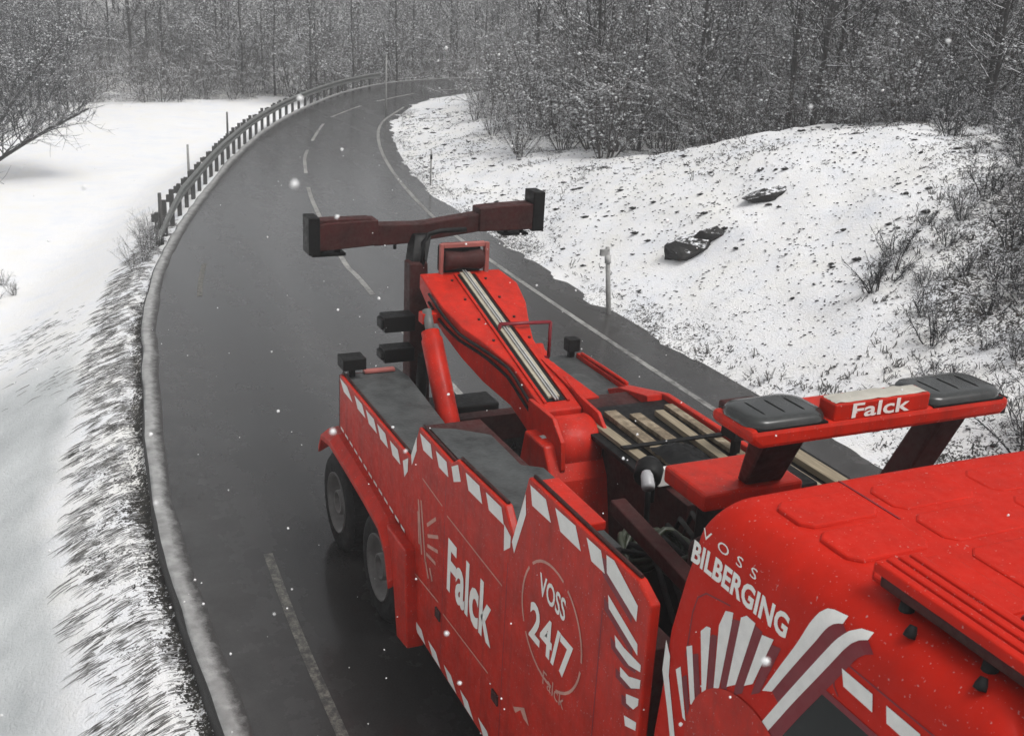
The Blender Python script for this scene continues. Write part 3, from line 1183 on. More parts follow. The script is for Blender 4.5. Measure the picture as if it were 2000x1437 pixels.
# leaning tree on the left edge
t = thing('leaning_tree', (-30.4, -4.75, gz(-30.4, -4.75)), 'dark leaning tree with snow-laden branches at the left rim of the field', 'tree')
trunk, (V_, F_) = tree_parts(77, 4.6, spread=1.9, nl=54, low=.10, twig_r=.013, lean=(-.6, 3.1), up=.45, sub=7, thick=1.7)
trunk.build('trunk', 'bark', t, fixn=False)
limb, (V2_, F2_) = tree_parts(78, 2.3, spread=3.4, nl=34, low=.22, twig_r=.012, lean=(.3, 3.6), up=.5, sub=6, thick=2.8)
limb.build('limb', 'bark', t, fixn=False)
link_mesh('crown', np_mesh('crown', np.r_[V_, V2_], np.r_[F_, F2_ + len(V_)], 'twigdark'), t)
link_mesh('snow_clumps', clump_mesh(V_, F_, 700, .012, .035, 5), t)['kind'] = 'stuff'
for ch in t.children:
    ch.matrix_parent_inverse = Matrix.Identity(4)

VV, FF, off = [], [], 0
ub = []
for i in range(4):
    st, (V_, F_) = bush_mesh(600 + i, 2.6, n=7, twig_r=.016)
    tv = np.array([tuple(q) for q in st.v])
    tf = np.array(st.f)
    ub.append((np.r_[V_, tv], np.r_[F_, tf + len(V_)]))
for (x, y, z, dl, dr) in scatter(430, (-70, -49.5, -30, 46), lambda x, y: True, .75, 41):
    if (dl < 1.5 and dr < 2.0) or (y < 11 and x > -50.2 - .12 * max(0, y)):
        continue
    bv, bf = ub[rt.randrange(4)]
    a, sc = rt.uniform(0, 6.28), rt.uniform(.5, 1.1)
    ca, sa = math.cos(a) * sc, math.sin(a) * sc
    VV.append(np.stack([bv[:, 0] * ca - bv[:, 1] * sa + x, bv[:, 0] * sa + bv[:, 1] * ca + y, bv[:, 2] * sc + z], 1))
    FF.append(bf + off)
    off += len(bv)
o = link_mesh('undergrowth', np_mesh('undergrowth', np.concatenate(VV), np.concatenate(FF), 'brush'))
tag(o, 'tangled bare undergrowth along the foot of the far wood', 'undergrowth', kind='stuff')

# far wood that reads as one mass
VV, FF, off = [], [], 0
base = [tree_parts(500 + i, 9, nl=16, low=.08, twig_r=.03, sub=2) for i in range(3)]
for k in range(230):
    rs = rt
    x, y = rs.uniform(-150, -78), rs.uniform(-60, 95)
    if not in_view(x, y, 0, 8):
        continue
    z = gz(x, y)
    tb, (V_, F_) = base[k % 3]
    a = rs.uniform(0, 6.28)
    sc = rs.uniform(.8, 1.2)
    ca, sa = math.cos(a) * sc, math.sin(a) * sc
    tv = np.array([tuple(q) for q in tb.v])
    tf = np.array([f for f in tb.f if len(f) == 4])
    allv = np.r_[V_, tv]
    allf = np.r_[F_, tf + len(V_)]
    q = np.stack([allv[:, 0] * ca - allv[:, 1] * sa + x, allv[:, 0] * sa + allv[:, 1] * ca + y, allv[:, 2] * sc + z], 1)
    VV.append(q)
    FF.append(allf + off)
    off += len(q)
o = link_mesh('far_wood', np_mesh('far_wood', np.concatenate(VV), np.concatenate(FF), 'twig'))
tag(o, 'far bare wood fading into falling snow behind the bend', 'wood', kind='stuff')

# ------------------------------------------------------------------ the tow truck
T = thing('tow_truck', (2.5, 0, 0), 'red heavy tow truck with raised boom and folded crossbar on the wet road', 'tow truck')


def P_(name, mb, mat, parent=None, bevel=.008, label=None):
    o = mb.build(name, mat, parent or T, bevel)
    if label:
        o['label'] = label
    return o


def text_geo(s, off=0.0, spacing=1.0, shear=0.0):
    cu = bpy.data.curves.new('t', 'FONT')
    cu.body = s
    cu.offset = off
    cu.space_character = spacing
    cu.shear = shear
    cu.resolution_u = 3
    ob = bpy.data.objects.new('t', cu)
    COL.objects.link(ob)
    dg = bpy.context.evaluated_depsgraph_get()
    me = bpy.data.meshes.new_from_object(ob.evaluated_get(dg))
    V = np.array([v.co[:2] for v in me.vertices])
    F = [tuple(p.vertices) for p in me.polygons]
    bpy.data.objects.remove(ob)
    bpy.data.curves.remove(cu)
    V = (V - V.min(0)) / (V.max(0) - V.min(0))
    return V, F


def text_on(name, s, fn, mat, parent, off=0.0, spacing=1.0, shear=0.0):
    V, F = text_geo(s, off, spacing, shear)
    mb = MB()
    mb.add([fn(a, b) for a, b in V], F)
    o = mb.build(name, mat, parent, fixn=False)
    return o


def flat(poly, y, mb=None):
    mb = mb or MB()
    mb.add([(a, y, b) for a, b in poly], [tuple(range(len(poly)))])
    return mb


# chassis and running gear
P_('chassis_frame', MB().box((-1.0, -.48, .72), (8.2, -.36, 1.02)).box((-1.0, .36, .72), (8.2, .48, 1.02)).box((-.9, -.36, .78), (-.75, .36, .98)).box((1.9, -.36, .78), (2.05, .36, .98)).box((4.9, -.36, .78), (5.05, .36, .98)), 'black')
P_('bay_floor', MB().box((-.2, -.71, 1.04), (4.2, .71, 1.10)), 'black')


def wheel(x, side, width, y_out):
    s = side
    tp = [(.30, 0.015), (.40, .0), (.46, .012), (.495, .05), (.50, .09), (.50, width - .05), (.49, width), (.30, width)]
    o = MB().lathe([(r, t) for r, t in tp], (x, s * y_out, .5), (0, -s, 0), 36)
    ty = o.build('wheel', 'rubber', T)
    tr = MB()
    for k in range(44):
        a = 2 * math.pi * k / 44
        m_ = Matrix.Translation((x, s * (y_out - width / 2), .5)) @ Matrix.Rotation(a, 4, 'Y') @ Matrix.Translation((0, 0, .498))
        tr.box((-.016, -width / 2 + .05, -.008), (.016, width / 2 - .04, .008), m_)
    tr.build('tread', 'rubber', ty)
    rp = [(.0, .10), (.09, .085), (.10, .02), (.12, .02), (.13, .11), (.22, .13), (.26, .05), (.295, .0), (.305, .0), (.30, .06)]
    rm = MB().lathe(rp, (x, s * y_out, .5), (0, -s, 0), 30)
    rm.build('rim', 'rimmat', ty)
    nb_ = MB()
    for k in range(10):
        a = 2 * math.pi * k / 10
        c = (x + .165 * math.cos(a), s * (y_out - .09), .5 + .165 * math.sin(a))
        nb_.tube([c, (c[0], s * (y_out - .135), c[2])], .016, 6)
    nb_.build('wheel_nuts', 'chrome', ty)


for sx in (-1, 1):
    for x in (-.5, .85):
        wheel(x, sx, .56, 1.2)
    wheel(6.95, sx, .32, 1.19)
P_('axle', MB().tube([(-.5, -.7, .5), (-.5, .7, .5)], .09, 10), 'black')
P_('axle', MB().tube([(.85, -.7, .5), (.85, .7, .5)], .09, 10), 'black')
P_('axle', MB().tube([(6.95, -.9, .5), (6.95, .9, .5)], .08, 10), 'black')

# body side panels
OUT = [(-.17, 1.97), (1.79, 1.97), (1.85, 2.0), (1.99, 2.30), (2.66, 2.30), (2.76, 2.365), (3.57, 2.40), (3.715, 2.25), (3.885, 2.735), (5.16, 2.745), (5.30, 2.68), (5.30, .56), (2.02, .56), (1.72, 1.30), (-.17, 1.36)]
YP = -1.25
panel = P_('side_panel', MB().prism(OUT, 1, YP, -1.19), 'red', bevel=.012)
panel_l = P_('side_panel', MB().prism([(-.17, 1.95), (.80, 1.95), (1.5, 2.12), (4.0, 2.14), (4.2, 2.5), (5.30, 2.5), (5.30, .56), (2.02, .56), (1.72, 1.30), (-.17, 1.36)], 1, 1.19, 1.25), 'red', bevel=.012)
YT = YP - .003
tiles = [[(-.15, 1.94), (.09, 1.94), (.26, 1.85), (-.02, 1.85)], [(.32, 1.94), (.55, 1.94), (.65, 1.85), (.42, 1.85)], [(.66, 1.935), (.89, 1.935), (.98, 1.84), (.75, 1.84)], [(.98, 1.93), (1.20, 1.93), (1.28, 1.83), (1.07, 1.83)],
         [(1.32, 1.92), (1.52, 1.92), (1.59, 1.82), (1.39, 1.82)], [(1.645, 1.88), (1.77, 1.955), (1.765, 1.84), (1.69, 1.76)], [(1.835, 2.01), (1.95, 2.205), (1.96, 2.10), (1.855, 1.93)],
         [(2.02, 2.265), (2.25, 2.27), (2.30, 2.17), (2.10, 2.16)], [(2.36, 2.265), (2.575, 2.27), (2.62, 2.17), (2.43, 2.165)], [(2.67, 2.275), (2.79, 2.34), (2.85, 2.24), (2.72, 2.18)],
         [(2.93, 2.345), (3.17, 2.355), (3.23, 2.25), (2.99, 2.24)], [(3.28, 2.36), (3.53, 2.37), (3.58, 2.27), (3.34, 2.26)], [(3.585, 2.28), (3.69, 2.245), (3.69, 2.17), (3.60, 2.10)], [(3.71, 2.22), (3.865, 2.62), (3.885, 2.49), (3.75, 2.16)],
         [(3.92, 2.70), (4.13, 2.705), (4.21, 2.595), (3.96, 2.585)], [(4.25, 2.71), (4.50, 2.72), (4.58, 2.605), (4.33, 2.60)], [(4.63, 2.715), (4.79, 2.72), (4.85, 2.615), (4.70, 2.61)],
         [(1.97, .66), (2.16, .66), (2.26, .58), (2.07, .58)], [(2.31, .66), (2.48, .66), (2.59, .58), (2.41, .58)], [(2.65, .66), (2.80, .66), (2.92, .58), (2.75, .58)], [(2.98, .66), (3.13, .66), (3.25, .58), (3.08, .58)], [(3.32, .66), (3.48, .66), (3.58, .58), (3.42, .58)], [(3.66, .66), (3.82, .66), (3.92, .58), (3.76, .58)], [(4.0, .66), (4.16, .66), (4.26, .58), (4.1, .58)], [(4.34, .66), (4.5, .66), (4.6, .58), (4.44, .58)],
         [(4.85, 2.725), (4.93, 2.735), (5.19, 2.62), (5.19, 2.53), (4.87, 2.63)], [(4.90, 2.52), (5.22, 2.42), (5.23, 2.36), (4.92, 2.45)], [(5.00, 2.34), (5.10, 2.325), (5.27, 2.33), (5.27, 2.29), (5.16, 2.26), (5.02, 2.28)],
         [(5.08, 2.20), (5.17, 2.20), (5.28, 2.25), (5.28, 2.20), (5.20, 2.15), (5.09, 2.15)], [(5.16, 2.09), (5.28, 2.14), (5.28, 2.10), (5.24, 2.05), (5.17, 2.04)], [(5.16, 1.96), (5.28, 2.0), (5.28, 1.95), (5.18, 1.91)], [(5.16, 1.82), (5.28, 1.86), (5.28, 1.81), (5.18, 1.77)]]
for q in tiles:
    flat(q, YT).build('reflective_tile', 'white', panel, fixn=False)
# maroon shadow beside the slanted front tiles
mb = MB()
for q in tiles[25:30]:
    mb.add([(a - .045, YP - .0015, b - .035) for a, b in q], [tuple(range(len(q)))])
mb.build('tile_shadow', 'maroon', panel, fixn=False)
# pale rims along the top edges
rimb = MB()
for a, b in (((-.17, 1.972), (1.79, 1.972)), ((2.0, 2.303), (2.66, 2.303)), ((2.77, 2.37), (3.56, 2.403)), ((3.90, 2.738), (5.15, 2.748))):
    rimb.tube([(a[0], -1.215, a[1] + .006), (b[0], -1.215, b[1] + .006)], .012, 6)
rimb.build('edge_trim', 'darkred', panel)
# dashes above the wheel arch
mb = MB()
for k in range(13):
    x0 = -.12 + k * .145
    z = 1.475 - .09 * (x0 + .12)
    flat([(x0, z), (x0 + .095, z - .008), (x0 + .10, z - .033), (x0 + .005, z - .025)], YT, mb)
mb.build('reflective_dashes', 'white', panel, fixn=False)
# thin frame lines and oval
mb = MB()


def line2(p, q, wd=.012):
    p, q = np.array(p), np.array(q)
    d = (q - p) / np.linalg.norm(q - p)
    nn = np.array([-d[1], d[0]]) * wd / 2
    flat([tuple(p + nn), tuple(q + nn), tuple(q - nn), tuple(p - nn)], YT, mb)


for p, q in (((2.62, 1.87), (3.60, 1.85)), ((1.98, 1.06), (2.50, 1.10)), ((2.60, 1.06), (3.45, 1.10)), ((2.10, 1.93), (2.52, 1.90))):
    line2(p, q)
mb.build('frame_lines', 'pale', panel, fixn=False)
mb = MB()
N = 40
oc, orr = (4.29, 1.965), (.40, .385)
vs = []
for k in range(N):
    a = 2 * math.pi * k / N
    for s_ in (1, .955):
        vs.append((oc[0] + orr[0] * s_ * math.cos(a), YT, oc[1] + orr[1] * s_ * math.sin(a)))
mb.add(vs, [(2 * k, 2 * k + 1, (2 * k + 3) % (2 * N), (2 * k + 2) % (2 * N)) for k in range(N) if k % 8 != 7])
mb.build('oval_ring', 'pale', panel, fixn=False)


def on_panel(x0, x1, z0, z1):
    return lambda a, b: (x0 + (x1 - x0) * a, YT - .001, z0 + (z1 - z0) * b)


text_on('lettering', 'Falck', on_panel(2.66, 3.47, 1.30, 1.72), 'letter', panel, .03)
text_on('lettering', 'VOSS', on_panel(4.12, 4.46, 2.09, 2.235), 'letter', panel, .02)
text_on('lettering', '24/7', on_panel(4.02, 4.58, 1.74, 2.0), 'letter', panel, .025)
text_on('lettering', 'Falck', on_panel(4.24, 4.52, 1.545, 1.64), 'pale', panel, .0)
# falcon-like crest in worn lines, left of the name
mb = MB()
crest = [((2.02, 1.72), (2.12, 1.30)), ((2.08, 1.74), (2.20, 1.28)), ((2.02, 1.62), (2.06, 1.36)), ((2.22, 1.60), (2.40, 1.74)), ((2.24, 1.52), (2.46, 1.62)), ((2.24, 1.44), (2.46, 1.50)), ((2.22, 1.36), (2.42, 1.38)), ((2.30, 1.28), (2.36, 1.20)), ((2.20, 1.30), (2.28, 1.18))]
for p, q in crest:
    line2(p, q, .028)
mb.build('crest_mark', 'pale', panel, fixn=False)
# compartment seams
for x, z0, z1 in ((2.57, .7, 2.25), (3.66, .7, 2.05), (4.85, .7, 2.40)):
    flat([(x, z0), (x + .008, z0), (x + .008, z1), (x, z1)], YP - .0012).build('door_seam', 'maroon', panel, fixn=False)
for x, z in ((2.5, 1.0), (3.58, 1.0), (4.76, 1.2)):
    MB().box((x - .05, YP - .012, z - .04), (x + .05, YP + .002, z + .04)).build('door_latch', 'darkred', panel, .004)
# lower orange triangle above the front of the panel bottom
flat([(3.86, 1.12), (4.02, 1.22), (4.10, 1.14), (4.02, 1.14), (3.97, 1.17), (3.90, 1.10)], YT).build('arrow_mark', 'pale', panel, fixn=False)

# inner body and decks
P_('body_box', MB().box((-.15, -1.19, 1.38), (1.86, -.78, 1.90)).box((1.9, -1.19, .62), (3.72, -.72, 2.27)).box((3.76, -1.19, .62), (5.2, -1.0, 2.35)), 'darkred')
P_('body_box', MB().box((-.15, .78, 1.38), (1.1, 1.19, 1.88)).box((1.14, .3, 1.2), (3.3, 1.19, 2.03)).box((3.34, .45, .62), (5.2, 1.19, 2.34)), 'darkred')
P_('deck_plate', MB().prism([(-.22, -1.18), (1.82, -1.18), (1.60, -.80), (1.10, -.70), (-.05, -.62), (-.36, -.66)], 2, 1.90, 1.925), 'deck', bevel=.004)
P_('deck_plate', MB().prism([(2.02, -1.18), (3.70, -1.18), (3.78, -.69), (3.32, -.66), (2.93, -.67), (2.84, -.80), (2.28, -.79), (2.1, -1.0)], 2, 2.27, 2.30), 'deck', bevel=.004)
P_('panel_ledge', MB().box((3.90, -1.19, 2.66), (4.5, -1.06, 2.715)), 'boomred', bevel=.01)
P_('inner_ledge', MB().box((3.78, -1.05, 2.25), (4.1, -.70, 2.29)), 'deck', bevel=.006)
P_('deck_plate', MB().prism([(-.25, .86), (1.05, .84), (1.05, 1.19), (-.25, 1.19)], 2, 1.88, 1.905), 'deck', bevel=.004)
P_('step_plate', MB().prism([(.80, 1.93), (1.06, 1.74), (1.30, 1.90), (1.52, 2.02), (1.50, 2.12), (1.0, 2.02)], 1, 1.02, 1.17), 'boomred')
P_('side_rail', MB().tube([(-.1, 1.22, 1.96), (.40, 1.22, 1.97), (.82, 1.22, 1.97)], .02, 8), 'red')
P_('tail_beam', MB().box((-.36, -1.22, 1.02), (-.18, 1.22, 1.36)).box((-.30, -1.22, 1.36), (-.18, -.85, 1.92)).box((-.30, .85, 1.36), (-.18, 1.22, 1.88)), 'darkred')
P_('tail_rail', MB().box((-.27, -1.0, 1.93), (-.20, -.70, 1.96)), 'palered')
for sy in (-1, 1):
    P_('tail_lamp', MB().box((-.39, sy * 1.0 - .16, 1.12), (-.36, sy * 1.0 + .16, 1.26)), 'roofred', bevel=.004)
P_('work_lamp', MB().box((-.28, -1.24, 2.02), (-.08, -1.02, 2.13)).box((-.22, -1.16, 1.93), (-.16, -1.10, 2.03)), 'black')
P_('work_lamp', MB().box((-.26, 1.09, 1.97), (-.14, 1.22, 2.10)).box((-.23, 1.12, 1.88), (-.17, 1.18, 1.98)), 'black')

# fender over the rear wheels
fp = [(-.46, 1.16), (-.36, 1.33), (-.05, 1.385), (.5, 1.35), (1.0, 1.31), (1.42, 1.26), (1.60, 1.12), (1.70, .86)]
for sy in (-1, 1):
    mb = MB()
    vs, fs = [], []
    for (x, z) in fp:
        vs += [(x, sy * 1.18, z + .05), (x, sy * 1.30, z + .035), (x - .02, sy * 1.375, z - .03), (x - .02, sy * 1.375, z - .085), (x - .02, sy * 1.35, z - .08), (x, sy * 1.18, z + .02)]
    n = 6
    for i in range(len(fp) - 1):
        for k in range(n):
            k2 = (k + 1) % n
            fs.append((i * n + k, i * n + k2, (i + 1) * n + k2, (i + 1) * n + k))
    fs += [tuple(range(n)), tuple(range((len(fp) - 1) * n, len(fp) * n))]
    mb.add(vs, fs, False)
    P_('fender', mb, 'red', bevel=.01)
    P_('splash_board', MB().prism([(1.50, 1.27), (1.96, 1.27), (2.06, .44), (1.80, .40), (1.68, .86)], 1, sy * 1.19, sy * 1.335), 'red', bevel=.015)

# turret and boom
P_('turret', MB().prism([(1.45, 1.10), (2.30, 1.10), (2.15, 1.75), (1.98, 2.0), (1.62, 2.0), (1.52, 1.6)], 1, -.20, .34), 'red', bevel=.02)
P_('turret_foot', MB().box((1.46, .30, 1.36), (1.84, .76, 1.50)).box((1.40, -.55, 1.10), (1.95, .70, 1.20)), 'boomred')
secs = [(-.62, -.33, .50, 2.745, 2.60), (-.35, -.33, .58, 2.675, 2.46), (.0, -.32, .52, 2.585, 2.34), (.35, -.26, .40, 2.494, 2.20), (.62, -.16, .32, 2.424, 2.06), (1.0, -.05, .30, 2.325, 1.96), (1.66, -.05, .30, 2.155, 1.79)]
mb = MB()
vs, fs = [], []
for x, y0, y1, zt, zb in secs:
    vs += [(x, y0, zb), (x, y1, zb), (x, y1, zt), (x, y0, zt)]
for i in range(len(secs) - 1):
    for k in range(4):
        k2 = (k + 1) % 4
        fs.append((i * 4 + k, i * 4 + k2, i * 4 + 4 + k2, i * 4 + 4 + k))
fs += [(0, 1, 2, 3), tuple(range((len(secs) - 1) * 4, len(secs) * 4))]
mb.add(vs, fs)
boom = P_('boom', mb, 'boomred', bevel=.012)


def zt(x):
    return float(np.interp(x, [s_[0] for s_ in secs], [s_[3] for s_ in secs]))


def along(mb, y0, y1, x0, x1, up0, up1, n=6):
    for i in range(n):
        a, b = x0 + (x1 - x0) * i / n, x0 + (x1 - x0) * (i + 1) / n
        mb.hexa([(a, y0, zt(a) + up0), (b, y0, zt(b) + up0), (b, y1, zt(b) + up0), (a, y1, zt(a) + up0)], [(a, y0, zt(a) + up1), (b, y0, zt(b) + up1), (b, y1, zt(b) + up1), (a, y1, zt(a) + up1)])
    return mb


along(MB(), .025, .205, -.55, 1.54, -.01, .006).build('boom_slot', 'black', boom)
along(MB(), .06, .165, -.56, 1.50, .0, .022).build('cable_track', 'tan', boom)
along(along(MB(), -.005, .02, -.55, 1.56, -.02, .018), .21, .235, -.55, 1.56, -.02, .018).build('slot_edge', 'red', boom)
for sx in (.30, .62, .9, 1.2):
    pass
# cheek plates and winch drum at the lower end
ck = [(1.0, 2.33), (1.60, 2.22), (1.90, 2.20), (2.08, 2.06), (2.12, 1.84), (2.02, 1.62), (1.66, 1.50), (1.35, 1.72)]
P_('boom_cheek', MB().prism(ck, 1, .31, .345), 'boomred', boom)
P_('boom_cheek', MB().prism([(1.45, 2.20)] + ck[2:-1] + [(1.50, 1.70)], 1, -.10, -.06), 'red', boom)
MB().hexa([(.96, .24, 2.335), (1.58, .33, 2.18), (1.58, .50, 2.18), (.96, .30, 2.335)], [(.96, .24, 2.355), (1.58, .33, 2.20), (1.58, .50, 2.20), (.96, .30, 2.355)]).build('boom_flange', 'boomred', boom, .004)
MB().lathe([(.0, 0), (.24, .0), (.255, .02), (.255, .33), (.24, .35), (0, .35)], (1.82, -.055, 1.90), (0, 1, 0), 30).build('winch_drum', 'boomred', boom)
MB().tube([(1.80, -.14, 1.95), (1.80, .40, 1.95)], .06, 12).build('pivot_pin', 'steel', boom)
for dy, r_ in ((-.012, .008), (.012, .008)):
    MB().tube([(x, .112 + dy, zt(x) + .030) for x in np.linspace(-.58, 1.56, 14)], r_, 6).build('winch_cable', 'steel', boom)
for k, (yy, up_) in enumerate(((-.075, -.05), (-.095, -.12))):
    MB().tube([(x, np.interp(x, [s_[0] for s_ in secs], [s_[1] for s_ in secs]) - .02, zt(x) + up_ - .02 * math.sin(x * 5 + k)) for x in np.linspace(-.3, 1.6, 16)], .014, 6).build('boom_hose', 'rubber', boom)
for x in (-.45, -.1, .25, .6):
    for y in (-.02, .26):
        MB().tube([(x, y + (-.04 if y < 0 else .03), zt(x) - .01), (x, y + (-.04 if y < 0 else .03), zt(x) + .014)], .014, 6).build('bolt', 'darkred', boom)
MB().box((.72, -.075, 2.12), (.92, -.03, 2.28)).build('valve_plate', 'black', boom, .006)
MB().box((-.30, .30, 2.58), (-.12, .48, 2.615)).build('side_bracket', 'darkred', boom, .006)
# boom head with rollers
mb = MB()
mb.box((-.63, -.135, 2.70), (-.58, -.10, 3.03)).box((-.63, .33, 2.70), (-.58, .375, 3.03)).box((-.63, -.10, 2.99), (-.58, .33, 3.03))
MBh = mb.build('boom_head', 'palered', boom, .006)
MB().box((-.80, -.09, 2.72), (-.66, .32, 2.98)).build('sheave_block', 'black', boom, .02)
MB().lathe([(0, 0), (.085, 0), (.10, .02), (.08, .2), (.10, .38), (.085, .40), (0, .40)], (-.62, -.085, 2.86), (0, 1, 0), 18).build('roller', 'darkred', boom)
MB().tube([(-.9, -.20, 2.74), (-.9, -.20, 2.98), (-.9, -.14, 3.06), (-.9, -.02, 3.09), (-.9, .25, 3.09)], .025, 8).build('cable_guard', 'black', boom)
hp = [(.45, .06, 2.53), (.45, .57, 2.51), (.45, .57, 2.17), (.45, .06, 2.19)]
hb = MB()
for i in range(4):
    hb.tube([hp[i], hp[(i + 1) % 4]], .017, 8)
hb.build('guard_hoop', 'maroon', boom)
# lift cylinders
cyl = P_('lift_cylinder', MB().lathe([(0, 0), (.075, 0), (.10, .03), (.10, 1.16), (.085, 1.18), (.085, 1.24), (0, 1.24)], (.80, -.45, 1.40), (-.62, 0, .785), 20), 'boomred', bevel=0)
MB().tube([(.80 - .62 * 1.2, -.45, 1.40 + .785 * 1.2), (-.10, -.44, 2.54)], .045, 12).build('piston_rod', 'rail', cyl)
cyl2 = P_('lift_cylinder', MB().lathe([(0, 0), (.075, 0), (.10, .03), (.10, .98), (.085, 1.0), (.085, 1.06), (0, 1.06)], (.80, .62, 1.36), (-.62, -.02, .70), 20), 'red', bevel=0)
P_('cylinder_bracket', MB().box((-.16, -.50, 2.42), (-.04, -.25, 2.52)), 'red')
P_('cylinder_bracket', MB().box((.66, -.55, 1.10), (.98, -.34, 1.50)), 'black')
# bay machinery
rm_ = random.Random(4)
mb = MB()
for k in range(22):
    x, y, z = rm_.uniform(.0, 3.2), rm_.uniform(-.66, .1), rm_.uniform(1.10, 1.32)
    a, b, c_ = rm_.uniform(.05, .2), rm_.uniform(.04, .12), rm_.uniform(.05, .2)
    mb.box((x, y, z), (x + a, y + b, z + c_))
P_('valve_block', mb, 'black', bevel=.006)
mb = MB()
for k in range(12):
    y = rm_.uniform(-.62, .0)
    x = rm_.uniform(.7, 1.3)
    mb.tube([(x, y, 1.15), (x + .3, y + rm_.uniform(-.1, .1), 1.5 + rm_.uniform(-.1, .2)), (x + .7, y + rm_.uniform(-.2, .2), 1.35), (x + 1.3, y + rm_.uniform(-.1, .1), 1.2)], .018, 6)
P_('hydraulic_hoses', mb, 'rubber', bevel=0)
P_('bay_locker', MB().box((.95, -.56, 1.12), (1.42, -.22, 1.42)), 'steel', bevel=.02)

# folded underlift with crossbar
mast = P_('underlift_mast', MB().hexa([(-.98, -.36, 1.0), (-.72, -.36, 1.0), (-.72, -.14, 1.0), (-.98, -.14, 1.0)], [(-1.06, -.34, 2.78), (-.88, -.34, 2.78), (-.88, -.15, 2.78), (-1.06, -.15, 2.78)]), 'darkred', bevel=.015)
MB().hexa([(-1.12, -.31, 2.74), (-.92, -.31, 2.74), (-.92, -.15, 2.74), (-1.12, -.15, 2.74)], [(-1.32, -.20, 3.0), (-1.14, -.20, 3.0), (-1.14, -.02, 3.0), (-1.32, -.02, 3.0)]).build('mast_head', 'black', mast, .01)
MB().tube([(-.80, -.25, 1.05), (-.66, -.25, 1.9)], .06, 10).build('underlift_cylinder', 'black', mast)
for z0, z1 in ((2.17, 2.33), (1.86, 2.0)):
    MB().box((-.82, -.67, z0), (-.62, -.36, z1)).box((-.80, -.70, z0 + .03), (-.64, -.66, z1 - .03)).build('fork_holder', 'black', mast, .01)
P_('tail_block', MB().box((-1.02, -.60, 1.04), (-.66, .60, 1.30)), 'black', bevel=.02)
cb = P_('crossbar', MB().prism([(-.60, 2.885), (-.60, 3.10), (-.13, 3.09), (.0, 3.10), (.54, 3.17), (.54, 2.985), (.0, 2.925), (-.13, 2.90)], 0, -1.40, -1.22), 'darkred', bevel=.012)
MB().prism([(-1.20, 2.86), (-1.20, 3.125), (-1.05, 3.14), (-.56, 3.155), (-.56, 2.90)], 0, -1.42, -1.20).build('sliding_arm', 'darkred', cb, .012)
MB().prism([(.52, 2.985), (.52, 3.225), (.70, 3.24), (1.13, 3.255), (1.13, 2.985)], 0, -1.42, -1.20).build('sliding_arm', 'darkred', cb, .012)
MB().box((-1.40, -1.15, 3.13), (-1.24, -.62, 3.165)).build('arm_cover', 'darkred', cb, .006)
MB().box((-1.43, -1.265, 2.83), (-1.19, -1.15, 3.20)).build('end_stop', 'black', cb, .01)
MB().box((-1.43, 1.12, 2.965), (-1.19, 1.25, 3.38)).build('end_stop', 'black', cb, .01)
MB().box((-1.40, -1.22, 2.80), (-1.24, -.88, 2.83)).tube([(-1.3, -.95, 2.80), (-1.3, -.95, 2.87)], .03, 8).tube([(-1.3, -1.12, 2.80), (-1.3, -1.12, 2.87)], .03, 8).build('fork_bracket', 'black', cb, .005)
MB().box((-1.40, .80, 2.92), (-1.24, 1.10, 2.945)).tube([(-1.3, .86, 2.92), (-1.3, .86, 2.99)], .025, 8).tube([(-1.3, 1.04, 2.92), (-1.3, 1.04, 2.99)], .025, 8).build('fork_bracket', 'black', cb, .005)
MB().tube([(-1.26, -.37, 2.93), (-1.26, -.37, 2.84)], .018, 6).build('lock_pin', 'black', cb)

# platform behind the cab, light bar on its pylon
P_('rear_platform', MB().box((4.16, -.50, 2.72), (4.60, .18, 2.83)), 'red', bevel=.02)
P_('rear_column', MB().box((4.10, -.20, 1.05), (4.46, .42, 2.72)), 'black', bevel=.02)
P_('air_tank', MB().lathe([(0, 0), (.12, .01), (.16, .05), (.16, .80), (.12, .84), (0, .85)], (4.72, -.46, 1.75), (0, 0, 1), 22), 'darkred', bevel=0)
P_('gap_guard', MB().box((5.24, -1.0, .9), (5.34, 1.0, 2.3)), 'black')
lb = P_('light_bar', MB().prism([(-.70, 3.42), (-.64, 3.375), (.95, 3.375), (1.0, 3.41), (1.0, 3.47), (-.70, 3.475)], 0, 4.84, 5.20), 'red', bevel=.025)


def pod(y0, y1, parent):
    mb = MB()
    vs, fs = [], []
    prof = [(0, .0), (.004, .026), (.016, .042), (.055, .049)]
    n = 36

    def ring(ins, z):
        out = []
        ax, ay = .172 - ins, (y1 - y0) / 2 - ins
        r_ = min(.11 - ins * .5, ax, ay)
        for k in range(n):
            a = 2 * math.pi * k / n
            ca, sa = math.cos(a), math.sin(a)
            px = math.copysign(1, ca) * (ax - r_) + r_ * ca
            py = math.copysign(1, sa) * (ay - r_) + r_ * sa
            out.append((5.02 + px, (y0 + y1) / 2 + py, z))
        return out
    for ins, dz in prof:
        vs += ring(ins, 3.472 + dz)
    for i in range(len(prof) - 1):
        for k in range(n):
            fs.append((i * n + k, i * n + (k + 1) % n, (i + 1) * n + (k + 1) % n, (i + 1) * n + k))
    fs.append(tuple(range((len(prof) - 1) * n, len(prof) * n)))
    mb.add(vs, fs, True)
    o = mb.build('lamp_pod', 'lamp', parent, 0)
    for k in range(1, 4):
        yy = y0 + (y1 - y0) * k / 4
        MB().tube([(4.90, yy, 3.512), (4.95, yy, 3.5205), (5.09, yy, 3.5205), (5.14, yy, 3.512)], .005, 5).build('lens_rib', 'black', parent)
    MB().box((4.852, y0 + .03, 3.468), (5.192, y1 - .03, 3.478)).build('lens_gasket', 'black', parent)
    return o


